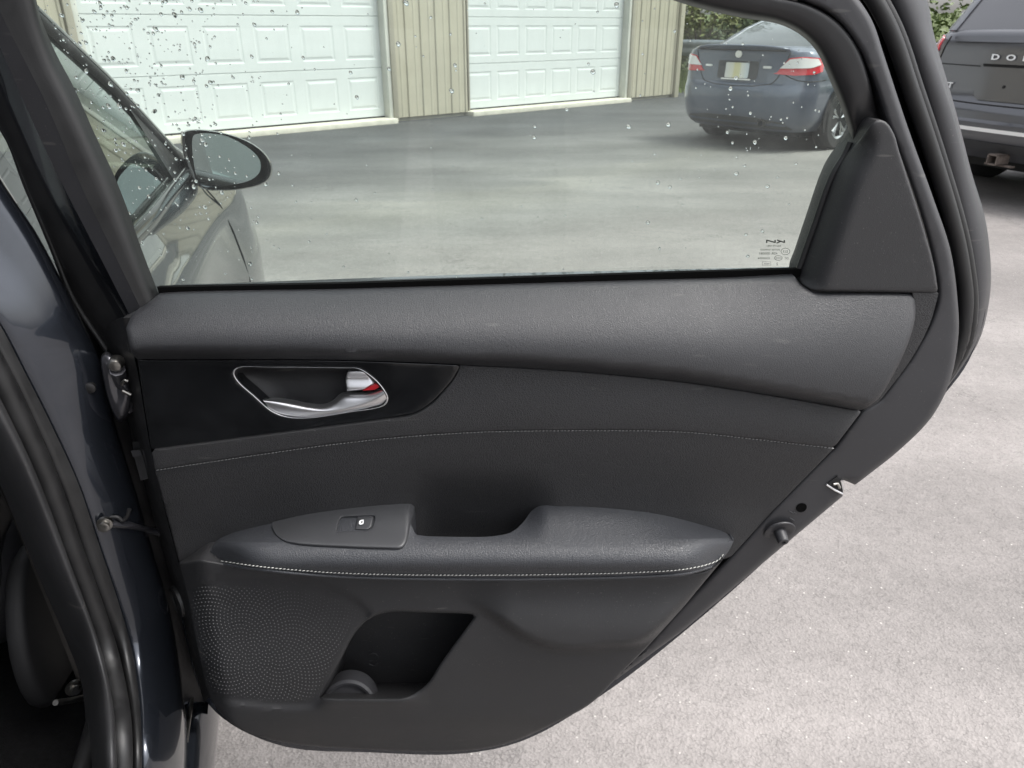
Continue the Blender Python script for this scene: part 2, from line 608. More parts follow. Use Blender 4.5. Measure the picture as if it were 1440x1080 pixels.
def asphalt():
    m, nt, b = newmat('worn_asphalt')
    tc = node(nt, 'ShaderNodeTexCoord')
    geo = tc.outputs['Object']
    L = nt.links.new
    dt = node(nt, 'ShaderNodeVectorMath', operation='DOT_PRODUCT')
    dt.inputs[1].default_value = tuple(WN)
    L(geo, dt.inputs[0])
    # distance in front of the garage wall, wobbled
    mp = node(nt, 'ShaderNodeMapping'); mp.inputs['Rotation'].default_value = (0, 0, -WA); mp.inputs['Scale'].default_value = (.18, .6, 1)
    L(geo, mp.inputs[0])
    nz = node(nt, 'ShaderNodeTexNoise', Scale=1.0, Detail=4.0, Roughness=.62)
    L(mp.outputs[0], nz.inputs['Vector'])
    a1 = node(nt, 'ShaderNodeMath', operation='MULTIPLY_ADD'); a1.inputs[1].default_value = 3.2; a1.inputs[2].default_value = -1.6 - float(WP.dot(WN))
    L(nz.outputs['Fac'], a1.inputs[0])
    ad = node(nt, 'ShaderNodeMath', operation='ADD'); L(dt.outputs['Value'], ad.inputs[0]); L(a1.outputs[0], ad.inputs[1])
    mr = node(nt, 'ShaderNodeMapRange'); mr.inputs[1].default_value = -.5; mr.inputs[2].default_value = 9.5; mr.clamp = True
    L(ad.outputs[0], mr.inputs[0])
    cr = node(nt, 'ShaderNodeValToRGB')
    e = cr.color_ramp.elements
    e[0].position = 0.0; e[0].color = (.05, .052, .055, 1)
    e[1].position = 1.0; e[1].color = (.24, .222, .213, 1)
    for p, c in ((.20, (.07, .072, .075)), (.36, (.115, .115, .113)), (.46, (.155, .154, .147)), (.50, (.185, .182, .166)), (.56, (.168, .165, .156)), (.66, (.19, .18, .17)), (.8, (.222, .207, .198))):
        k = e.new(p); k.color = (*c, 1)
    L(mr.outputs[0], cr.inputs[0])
    # big stains
    n2 = node(nt, 'ShaderNodeTexNoise', Scale=.9, Detail=2.0, Roughness=.6)
    L(geo, n2.inputs['Vector'])
    r2 = node(nt, 'ShaderNodeMapRange'); r2.inputs[1].default_value = .3; r2.inputs[2].default_value = .7; r2.inputs[3].default_value = .80; r2.inputs[4].default_value = 1.13
    L(n2.outputs['Fac'], r2.inputs[0])
    # faint tyre tracks / sweep streaks running across the yard
    mp3 = node(nt, 'ShaderNodeMapping'); mp3.inputs['Rotation'].default_value = (0, 0, R(-52)); mp3.inputs['Scale'].default_value = (.3, 1.3, 1)
    L(geo, mp3.inputs[0])
    n3 = node(nt, 'ShaderNodeTexNoise', Scale=1.0, Detail=4.0, Roughness=.6)
    L(mp3.outputs[0], n3.inputs['Vector'])
    r3 = node(nt, 'ShaderNodeMapRange'); r3.inputs[1].default_value = .35; r3.inputs[2].default_value = .7; r3.inputs[3].default_value = .82; r3.inputs[4].default_value = 1.16
    L(n3.outputs['Fac'], r3.inputs[0])
    # aggregate
    vo = node(nt, 'ShaderNodeTexVoronoi', Scale=190.0); L(geo, vo.inputs['Vector'])
    vc = node(nt, 'ShaderNodeMapRange'); vc.inputs[3].default_value = .92; vc.inputs[4].default_value = 1.07
    sx = node(nt, 'ShaderNodeSeparateColor'); L(vo.outputs['Color'], sx.inputs[0]); L(sx.outputs[0], vc.inputs[0])
    n4 = node(nt, 'ShaderNodeTexNoise', Scale=42.0, Detail=1.5, Roughness=.7); L(geo, n4.inputs['Vector'])
    r4 = node(nt, 'ShaderNodeMapRange'); r4.inputs[1].default_value = 0.0; r4.inputs[2].default_value = .03; r4.inputs[3].default_value = .76; r4.inputs[4].default_value = 1.0
    sb = node(nt, 'ShaderNodeMath', operation='SUBTRACT'); sb.inputs[1].default_value = .46; L(n4.outputs['Fac'], sb.inputs[0])
    ab = node(nt, 'ShaderNodeMath', operation='ABSOLUTE'); L(sb.outputs[0], ab.inputs[0])
    L(ab.outputs[0], r4.inputs[0])
    # scattered pale stones
    v2 = node(nt, 'ShaderNodeTexVoronoi', Scale=60.0); L(geo, v2.inputs['Vector'])
    s2 = node(nt, 'ShaderNodeMapRange'); s2.inputs[1].default_value = .1; s2.inputs[2].default_value = .16; s2.inputs[3].default_value = .7; s2.inputs[4].default_value = 0
    L(v2.outputs['Distance'], s2.inputs[0])
    sx2 = node(nt, 'ShaderNodeSeparateColor'); L(v2.outputs['Color'], sx2.inputs[0])
    gt = node(nt, 'ShaderNodeMath', operation='GREATER_THAN'); gt.inputs[1].default_value = .8; L(sx2.outputs[1], gt.inputs[0])
    ml = node(nt, 'ShaderNodeMath', operation='MULTIPLY'); L(s2.outputs[0], ml.inputs[0]); L(gt.outputs[0], ml.inputs[1])
    col = cr.outputs[0]
    # mid-size blotches, and fine cracks
    n5 = node(nt, 'ShaderNodeTexNoise', Scale=17.0, Detail=3.0, Roughness=.7); L(geo, n5.inputs['Vector'])
    r5 = node(nt, 'ShaderNodeMapRange'); r5.inputs[1].default_value = .3; r5.inputs[2].default_value = .7; r5.inputs[3].default_value = .91; r5.inputs[4].default_value = 1.08
    L(n5.outputs['Fac'], r5.inputs[0])
    wv = node(nt, 'ShaderNodeMixRGB'); wv.blend_type = 'LINEAR_LIGHT'; wv.inputs[0].default_value = .12
    L(geo, wv.inputs[1]); L(n5.outputs['Color'], wv.inputs[2])
    ck = node(nt, 'ShaderNodeTexVoronoi', Scale=1.0); ck.feature = 'DISTANCE_TO_EDGE'; L(wv.outputs[0], ck.inputs['Vector'])
    rk_ = node(nt, 'ShaderNodeMapRange'); rk_.inputs[1].default_value = 0.0; rk_.inputs[2].default_value = .007; rk_.inputs[3].default_value = .6; rk_.inputs[4].default_value = 1.0
    L(ck.outputs['Distance'], rk_.inputs[0])
    mk_ = node(nt, 'ShaderNodeMapRange'); mk_.inputs[1].default_value = .45; mk_.inputs[2].default_value = .56
    L(n2.outputs['Fac'], mk_.inputs[0])
    rc = node(nt, 'ShaderNodeMixRGB'); rc.inputs[1].default_value = (1, 1, 1, 1); L(mk_.outputs[0], rc.inputs[0]); L(rk_.outputs[0], rc.inputs[2])
    for r in (r2, r3, vc, r4, r5, rc):
        mx = node(nt, 'ShaderNodeMixRGB'); mx.blend_type = 'MULTIPLY'; mx.inputs[0].default_value = 1
        L(col, mx.inputs[1]); L(r.outputs[0], mx.inputs[2]); col = mx.outputs[0]
    mx = node(nt, 'ShaderNodeMixRGB'); L(ml.outputs[0], mx.inputs[0]); L(col, mx.inputs[1]); mx.inputs[2].default_value = (.46, .44, .41, 1)
    L(mx.outputs[0], b.inputs['Base Color'])
    b.inputs['Roughness'].default_value = .75
    b.inputs['Specular IOR Level'].default_value = .35
    b1 = node(nt, 'ShaderNodeBump', Strength=.28, Distance=.006); L(vo.outputs['Distance'], b1.inputs['Height'])
    b2 = node(nt, 'ShaderNodeBump', Strength=.18, Distance=.009); L(n4.outputs['Fac'], b2.inputs['Height']); L(b1.outputs[0], b2.inputs['Normal'])
    L(b2.outputs[0], b.inputs['Normal'])
    return m

V = []; F = []
S = 260.0
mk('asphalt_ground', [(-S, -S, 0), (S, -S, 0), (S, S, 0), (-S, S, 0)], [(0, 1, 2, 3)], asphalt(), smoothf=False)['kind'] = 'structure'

M['turf'] = pmat('rough_turf', (.075, .10, .028), .95, grain=[('noise', 30, 1, .05)], mottle=(1.2, .5))
# the lot ends just past the building corner and the parked vehicles: a low bank of turf
def edge_pt(k, off):
    p = WP + WD * (6.4 + k) + WN * off
    return p
bank = []
P0 = np.array((3.35, 15.4))
EDGE = [(-30, 34), (1.0, 19.5), (3.0, 16.4), (5.6, 13.9), (8.5, 11.2), (12.0, 8.0), (22, -1.5)]
rows = []
for off, z in ((0, .006), (.6, .06), (2.5, .22), (6, .6), (14, 1.2), (60, 2.0)):
    row = []
    pts = smooth([np.array(p, float) for p in EDGE], 6)
    for i, p in enumerate(pts):
        q = pts[min(i + 1, len(pts) - 1)] - pts[max(i - 1, 0)]
        nn = np.array((-q[1], q[0])); nn /= np.linalg.norm(nn)
        if nn.sum() < 0: nn = -nn
        row.append((p[0] + nn[0] * off, p[1] + nn[1] * off, z))
    rows.append(row)
loft('grass_bank', rows, M['turf'], None, n=60)['kind'] = 'structure'

# grass blades on the bank near the lot edge
rnd = random.Random(5)
V = []; F = []
pts = smooth([np.array(p, float) for p in EDGE[1:6]], 10)
for _ in range(7000):
    i = rnd.randrange(len(pts) - 1)
    t = rnd.random()
    p = pts[i] * (1 - t) + pts[i + 1] * t
    q = pts[i + 1] - pts[i]
    nn = np.array((-q[1], q[0])); nn /= np.linalg.norm(nn)
    if nn.sum() < 0: nn = -nn
    off = rnd.uniform(-.12, 1) * (1 if rnd.random() < .5 else 3)
    z = np.interp(off, (-1, 0, .6, 2.5, 6), (0, .006, .06, .22, .6))
    x, y = p + nn * off
    h = rnd.uniform(.08, .26) * (1 + .4 * (off > 1.2))
    a = rnd.uniform(0, 6.28); w = rnd.uniform(.006, .014); l = rnd.uniform(-.1, .1), rnd.uniform(-.1, .1)
    b0 = len(V)
    V += [(x - w * math.cos(a), y - w * math.sin(a), z - .02), (x + w * math.cos(a), y + w * math.sin(a), z - .02),
          (x + l[0] * .4 + w * .7 * math.cos(a), y + l[1] * .4 + w * .7 * math.sin(a), z + h * .6), (x + l[0], y + l[1], z + h)]
    F += [(b0, b0 + 1, b0 + 2), (b0, b0 + 2, b0 + 3)]
M['blade'] = pmat('grass_blade', (.11, .15, .035), .7, mottle=(2, .5))
g = mk('grass', V, F, M['blade'], None, False, kind='stuff')
g['label'] = 'rough uncut grass along the edge of the asphalt lot'
g['category'] = 'grass'

# ------------------------------------------------------------------ garage building
def siding_mat():
    return pmat('tan_painted_metal_siding', (.37, .345, .27), .45, mottle=(2.5, .06), grain=[('noise', 20, .05, .002)])
M['siding'] = siding_mat()
M['trimtan'] = pmat('tan_trim_metal', (.30, .28, .225), .45, mottle=(4, .06))
M['gwhite'] = pmat('white_painted_steel_door', (.545, .572, .562), .4, grain=[('noise', 150, .06, .001)], mottle=(3, .03))
M['cream'] = pmat('cream_jamb_trim', (.52, .52, .47), .5, mottle=(5, .06))
M['concrete'] = pmat('pale_concrete_sill', (.50, .48, .41), .85, grain=[('noise', 60, .4, .004)], mottle=(6, .15))
M['roof'] = pmat('dark_metal_roof', (.10, .10, .10), .5)

gb = root('garage_building', tuple(WP), 'tan metal-sided garage building with two white roll-up doors', 'building', WA)
D1 = (-3.56, 0.0)
D2 = (1.38, 4.72)
WX0, WX1, WHT, DHT = -9.5, 6.1, 3.6, 3.05

def ribbed(x0, x1, z0, z1, y0=0.0):
    prof = []
    x = x0
    pitch = .229
    n = max(1, round((x1 - x0) / pitch))
    p = (x1 - x0) / n
    for i in range(n):
        a = x0 + i * p
        prof += [(a, 0), (a + p * .36, 0), (a + p * .40, .006), (a + p * .48, .006), (a + p * .52, 0), (a + p * .78, 0), (a + p * .83, .019), (a + p * .93, .019), (a + p * .98, 0)]
    prof.append((x1, 0))
    V = []; F = []
    for z in (z0, z1):
        V += [(x, y0 - d, z) for x, d in prof]
    k = len(prof)
    F = [(i, i + 1, k + i + 1, k + i) for i in range(k - 1)]
    return V, F

def wall_piece(x0, x1, z0, z1):
    V, F = ribbed(x0, x1, z0, z1)
    b = len(V)
    V += [(x0, .12, z0), (x1, .12, z0), (x0, .12, z1), (x1, .12, z1)]
    k = (b) // 2
    F += [(b, b + 2, b + 3, b + 1), (0, k, b + 2, b), (k - 1, b + 1, b + 3, 2 * k - 1)]
    return mk('wall_siding', V, F, M['siding'], gb, False, True)
JW = .13
wall_piece(WX0, D1[0] - JW, .05, WHT)
wall_piece(D1[1] + JW, D2[0] - .03, .05, WHT)
wall_piece(D2[1] + JW, WX1 - .05, .05, WHT)
wall_piece(D1[0] - JW, D1[1] + JW, DHT + .12, WHT)
wall_piece(D2[0] - .03, D2[1] + JW, DHT + .12, WHT)
for side in (0,):
    V, F = ribbed(0, 7.0, .05, WHT)
    V = [(WX1 + .03 - y, x + .06, z) for x, y, z in V]
    mk('wall_siding', V, F, M['siding'], gb, False, True)
box('corner_trim', (WX1, -.01, WHT / 2), (.11, .12, WHT), M['siding'], gb, local=True, bev=.006)
box('foundation', ((WX0 + WX1) / 2, 3.5, -.02), (WX1 - WX0 - .1, 6.9, .14), M['concrete'], gb, local=True)
V = []; F = []
ry = 3.5
V = [(WX0 - .3, -.4, WHT), (WX1 + .3, -.4, WHT), (WX1 + .3, ry, WHT + 1.2), (WX0 - .3, ry, WHT + 1.2), (WX0 - .3, 7.4, WHT), (WX1 + .3, 7.4, WHT),
     (WX0 - .3, -.4, WHT + .1), (WX1 + .3, -.4, WHT + .1), (WX1 + .3, ry, WHT + 1.3), (WX0 - .3, ry, WHT + 1.3), (WX0 - .3, 7.4, WHT + .1), (WX1 + .3, 7.4, WHT + .1)]
F = [(0, 3, 2, 1), (3, 4, 5, 2), (6, 7, 8, 9), (9, 8, 11, 10), (0, 1, 7, 6), (4, 10, 11, 5), (0, 6, 9, 3), (3, 9, 10, 4), (1, 2, 8, 7), (2, 5, 11, 8)]
mk('roof', V, F, M['roof'], gb, False, True)

# one raised panel, shared by every panel of both doors
PW, PH = .445, .40
def panel_mesh():
    V = []; F = []
    loops = [(0, 0, 0), (.012, .012, .0045), (.028, .028, .0045), (.052, .052, -.0012)]
    for (ix, iz, d) in loops:
        x, z = PW / 2 - ix, PH / 2 - iz
        V += [(-x, d, -z), (x, d, -z), (x, d, z), (-x, d, z)]
    for k in range(len(loops) - 1):
        for i in range(4):
            a = k * 4 + i; b2 = k * 4 + (i + 1) % 4
            F.append((a, b2, b2 + 4, a + 4))
    F.append((12, 13, 14, 15))
    me = bpy.data.meshes.new('panel')
    me.from_pydata(V, [], F)
    me.materials.append(M['gwhite'])
    return me
PM = panel_mesh()
SECH = .61
for (x0, x1), lbl in ((D1, 'white sectional garage door partly hidden by the wet window'), (D2, 'white sectional garage door beside the building corner')):
    cx = (x0 + x1) / 2
    # the door leaf is its sections with openings where the raised panels sit
    V = []; F = []
    yb = .10
    xs = [x0]
    pitch = (x1 - x0) / 6
    for i in range(6):
        c = x0 + (i + .5) * pitch
        xs += [c - PW / 2, c + PW / 2]
    xs.append(x1)
    for srow in range(5):
        zb = .075 + srow * SECH
        zs = [zb + .006, zb + .10, zb + .10 + PH, zb + SECH - .006]
        b0 = len(V)
        for z in zs:
            V += [(x, yb, z) for x in xs]
        k = len(xs)
        for j in range(3):
            for i in range(k - 1):
                if j == 1 and i % 2 == 1:
                    continue
                F.append((b0 + j * k + i, b0 + j * k + i + 1, b0 + (j + 1) * k + i + 1, b0 + (j + 1) * k + i))
        # tongue joint between two sections
        b1 = len(V)
        V += [(x0, yb, zs[3]), (x1, yb, zs[3]), (x1, yb + .012, zs[3] + .006), (x0, yb + .012, zs[3] + .006), (x1, yb, zs[3] + .012), (x0, yb, zs[3] + .012)]
        F += [(b1, b1 + 1, b1 + 2, b1 + 3), (b1 + 3, b1 + 2, b1 + 4, b1 + 5)]
    gd = mk('garage_door', V, F, M['gwhite'], gb, False, True)
    gd['label'] = lbl
    for srow in range(5):
        for i in range(6):
            o = bpy.data.objects.new('panel', PM)
            link(o, gd)
            o.location = (x0 + (i + .5) * pitch, yb, .075 + srow * SECH + .10 + PH / 2)
    box('bottom_seal', (cx, yb + .015, .058), (x1 - x0, .04, .035), M['rubber'], gd)
    # jambs, header, sill
    for x, s in ((x0, -1), (x1, 1)):
        if x == D2[0]:
            box('door_jamb', (x - .012, .04, DHT / 2), (.024, .13, DHT), M['trimtan'], gb, local=True, bev=.004)
        else:
            box('door_jamb', (x + s * .028, .035, DHT / 2 + .06), (.056, .15, DHT + .05), M['cream'], gb, local=True, bev=.004)
            box('jamb_trim', (x + s * .093, -.012, DHT / 2 + .06), (.074, .10, DHT + .1), M['trimtan'], gb, local=True, bev=.006)
    box('header', (cx, .03, DHT + .09), (x1 - x0 + .2, .14, .10), M['cream'], gb, local=True, bev=.004)
    box('door_sill', (cx, -.03, .02), (x1 - x0 + .1, .26, .085), M['concrete'], gb, local=True, bev=.012)
box('garage_interior', (-1, 3.4, 1.8), (WX1 - WX0 - 3.5, 6.2, 3.4), M['black'], gb, local=True)

# ------------------------------------------------------------------ greenery behind the lot
def leaf_mat(name, c1, c2):
    m, nt, b = newmat(name)
    tc = node(nt, 'ShaderNodeTexCoord')
    nz = node(nt, 'ShaderNodeTexNoise', Scale=2.3, Detail=4.0); nt.links.new(tc.outputs['Object'], nz.inputs['Vector'])
    mr = node(nt, 'ShaderNodeMapRange'); mr.inputs[1].default_value = .35; mr.inputs[2].default_value = .65
    nt.links.new(nz.outputs['Fac'], mr.inputs[0])
    mx = node(nt, 'ShaderNodeMixRGB'); mx.inputs[1].default_value = (*c1, 1); mx.inputs[2].default_value = (*c2, 1)
    nt.links.new(mr.outputs[0], mx.inputs[0]); nt.links.new(mx.outputs[0], b.inputs['Base Color'])
    b.inputs['Roughness'].default_value = .55
    return m
M['leaf'] = [leaf_mat('leaf_dark', (.035, .06, .018), (.065, .095, .03)), leaf_mat('leaf_mid', (.06, .095, .02), (.11, .15, .04)), leaf_mat('leaf_olive', (.10, .12, .035), (.16, .17, .055))]
M['bark'] = pmat('bark', (.10, .075, .055), .9, grain=[('noise', 40, 1, .02)], mottle=(8, .4))

def foliage(parent, name, c, rad, n, mat, seed, size=.07, zmin=.0):
    r = random.Random(seed)
    V = []; F = []
    cl = [(r.gauss(0, .45), r.gauss(0, .45), r.gauss(0, .42)) for _ in range(max(10, n // 60))]
    for _ in range(n):
        k = r.choice(cl)
        p = np.array((k[0] + r.gauss(0, .14), k[1] + r.gauss(0, .14), k[2] + r.gauss(0, .13)))
        x, y, z = c[0] + p[0] * rad[0], c[1] + p[1] * rad[1], c[2] + p[2] * rad[2]
        if z < zmin: z = zmin + r.random() * .5
        s = size * r.uniform(.6, 1.4)
        d = Vector((r.gauss(0, 1), r.gauss(0, 1), r.gauss(0, .6))).normalized()
        e = d.cross(Vector((r.gauss(0, 1), r.gauss(0, 1), r.gauss(0, 1)))).normalized() * .45
        b0 = len(V)
        q = Vector((x, y, z))
        V += [tuple(q - d * s), tuple(q + e * s), tuple(q + d * s), tuple(q - e * s)]
        F.append((b0, b0 + 1, b0 + 2, b0 + 3))
    return mk(name, V, F, mat, parent, False)

def tree(loc, h, cr, label, mi, seed, n=3500, low=.25, group='trees beyond the lot'):
    r = random.Random(seed)
    t = root('broadleaf_tree', loc, label, 'tree', 0, group)
    V = []; F = []
    L = np.array(loc)
    tr = [L + np.array((r.gauss(0, .05) * k, r.gauss(0, .05) * k, h * .75 * k / 6)) for k in range(7)]
    tube_geo(tr, [.16 * (1 - .11 * k) for k in range(7)], 8, V, F)
    for k in range(9):
        s = tr[2 + k % 4]
        a = r.uniform(0, 6.28)
        e = s + np.array((math.cos(a) * cr * .6, math.sin(a) * cr * .6, r.uniform(.1, .35) * h))
        tube_geo([s, (s + e) / 2 + np.array((0, 0, .1)), e], [.06, .045, .02], 6, V, F)
    mk('trunk', V, F, M['bark'], t)
    foliage(t, 'crown', (loc[0], loc[1], loc[2] + h * (low + (1 - low) / 2)), (cr, cr, h * (1 - low) * .55), n, M['leaf'][mi], seed, .10, loc[2] + .2)
    return t

def shrub(loc, rx, h, label, mi, seed, n=2200):
    t = root('shrub', loc, label, 'shrub', 0, 'shrubs beyond the lot')
    V = []; F = []
    r = random.Random(seed)
    for k in range(6):
        a = r.uniform(0, 6.28)
        s = np.array(loc)
        tube_geo([s, s + np.array((math.cos(a) * rx * .25, math.sin(a) * rx * .25, h * .4)), s + np.array((math.cos(a) * rx * .5, math.sin(a) * rx * .5, h * .75))], [.03, .02, .01], 5, V, F)
    mk('stem', V, F, M['bark'], t)
    foliage(t, 'foliage', (loc[0], loc[1], loc[2] + h * .5), (rx, rx, h * .55), n, M['leaf'][mi], seed, .065, loc[2] + .02)
    return t

tree((4.6, 21.5, .5), 7.5, 2.6, 'dark leafy tree showing just past the garage corner', 0, 11, 4200, .12)
tree((8.2, 20.0, .6), 8.5, 3.0, 'mid green tree directly behind the blue coupe', 1, 12, 4600, .1)
tree((12.5, 17.0, .6), 8.0, 2.8, 'bright green tree filling the gap beside the dark sport utility vehicle', 1, 13, 5200, .05)
tree((16.5, 14.0, .7), 8.0, 2.8, 'dark tree hidden mostly behind the sport utility vehicle', 0, 14, 3500, .1)
tree((0.5, 25.5, .6), 9.0, 3.0, 'tall tree standing behind the garage building roof', 0, 15, 3000, .2)
shrub((4.1, 18.0, .25), 1.0, 1.5, 'olive shrub growing against the back of the garage corner', 2, 21, 2600)
shrub((5.4, 17.3, .25), 1.1, 1.7, 'dark shrub between the garage corner and the coupe', 0, 22, 2600)
shrub((7.2, 16.4, .3), 1.3, 1.8, 'mid green shrub behind the rear window of the coupe', 1, 23, 2800)
shrub((9.5, 14.6, .3), 1.4, 2.0, 'dense shrub beside the roof line of the coupe', 1, 24, 2600)
shrub((9.6, 12.6, .3), 1.1, 2.3, 'bright lime green shrub next to the sport utility vehicle rear pillar', 1, 25, 3200)
shrub((11.3, 11.6, .3), 1.2, 2.2, 'leafy shrub hidden mostly behind the sport utility vehicle glass', 1, 26, 2400)

# guard rail along the edge of the lot
M['galv'] = pmat('weathered_galvanised_steel', (.26, .29, .32), .45, .5, mottle=(6, .2))
M['post'] = pmat('dark_creosote_post', (.05, .05, .048), .85, mottle=(12, .3))
M['wood'] = pmat('brown_utility_pole_wood', (.20, .11, .07), .85, grain=[('noise', 30, .6, .01)], mottle=(10, .3))
gr = root('guard_rail', (3.6, 16.6, 0.0), 'grey steel guard rail seen between the garage corner and the coupe', 'guard rail')
prof = [(0, .30), (.03, .27), (.06, .22), (.03, .17), (.02, .15), (.03, .13), (.06, .08), (.03, .03), (0, 0)]
ga, gbb = np.array((2.2, 18.1, .62)), np.array((9.4, 12.0, .62))
gd_ = (gbb - ga); gl = np.linalg.norm(gd_); gd_ = gd_ / gl
gn = np.array((gd_[1], -gd_[0], 0))
loft('rail_beam', [[tuple(ga + gd_ * s + gn * d + np.array((0, 0, z))) for s in (0, gl)] for d, z in prof], M['galv'], gr, n=14)
for k in range(4):
    p = ga + gd_ * (.9 + k * 1.9) - gn * .08
    box('post', (p[0], p[1], .45), (.15, .15, .96), M['post'], gr, Matrix.Rotation(-.7, 3, 'Z'))
pl = root('utility_pole', (7.05, 17.6, .2), 'brown wooden utility pole rising behind the blue coupe', 'utility pole')
V, F = tube_geo([(7.05, 17.6, 0), (7.05, 17.6, 3), (7.05, 17.6, 8)], [.16, .145, .12], 12)
mk('pole_shaft', V, F, M['wood'], pl)
box('crossarm', (7.05, 17.5, 7.4), (2.0, .1, .12), M['wood'], pl)

# ================================================================== vehicles in the lot
M['tyre'] = pmat('tyre_rubber', (.02, .02, .02), .8, mottle=(20, .3))
M['alloy'] = pmat('silver_alloy', (.55, .56, .57), .3, 1.0)
M['tred'] = pmat('red_tail_lamp', (.50, .02, .03), .15, coat=1.0)
M['tclear'] = pmat('clear_lamp_lens', (.75, .74, .72), .12, coat=1.0)
M['bluepaint'] = pmat('blue_metallic_paint', (.085, .10, .135), .38, .35, coat=1.0, coatr=.06, mottle=(3, .06))
M['greypaint'] = pmat('dark_grey_metallic_paint', (.095, .097, .107), .28, .6, coat=1.0, coatr=.05)
M['greytrim'] = pmat('dark_grey_bumper', (.05, .051, .054), .5)
M['rust'] = pmat('rusty_steel', (.13, .105, .09), .8, mottle=(30, .4))
M['carwin'] = pmat('dark_window_glass', (.03, .035, .035), .08, spec=1.0, coat=1.0)
M['suvwin'] = pmat('sky_paled_tinted_glass', (.085, .085, .092), .12, spec=1.0, coat=1.0)  # base paled to stand in for sky reflected in the rear glass
M['plate'] = None
def plate_mat():
    m, nt, b = newmat('licence_plate_print')
    tc = node(nt, 'ShaderNodeTexCoord')
    sp = node(nt, 'ShaderNodeSeparateXYZ'); nt.links.new(tc.outputs['Generated'], sp.inputs[0])
    cr = node(nt, 'ShaderNodeValToRGB'); cr.color_ramp.interpolation = 'EASE'
    e = cr.color_ramp.elements
    e[0].position = 0; e[0].color = (.62, .62, .58, 1)
    e[1].position = 1; e[1].color = (.55, .6, .62, 1)
    for p, c in ((.3, (.66, .65, .55)), (.42, (.62, .58, .34)), (.6, (.63, .6, .36)), (.72, (.66, .66, .6))):
        k = e.new(p); k.color = (*c, 1)
    nt.links.new(sp.outputs[0], cr.inputs[0]); nt.links.new(cr.outputs[0], b.inputs['Base Color'])
    return m
M['plate'] = plate_mat()

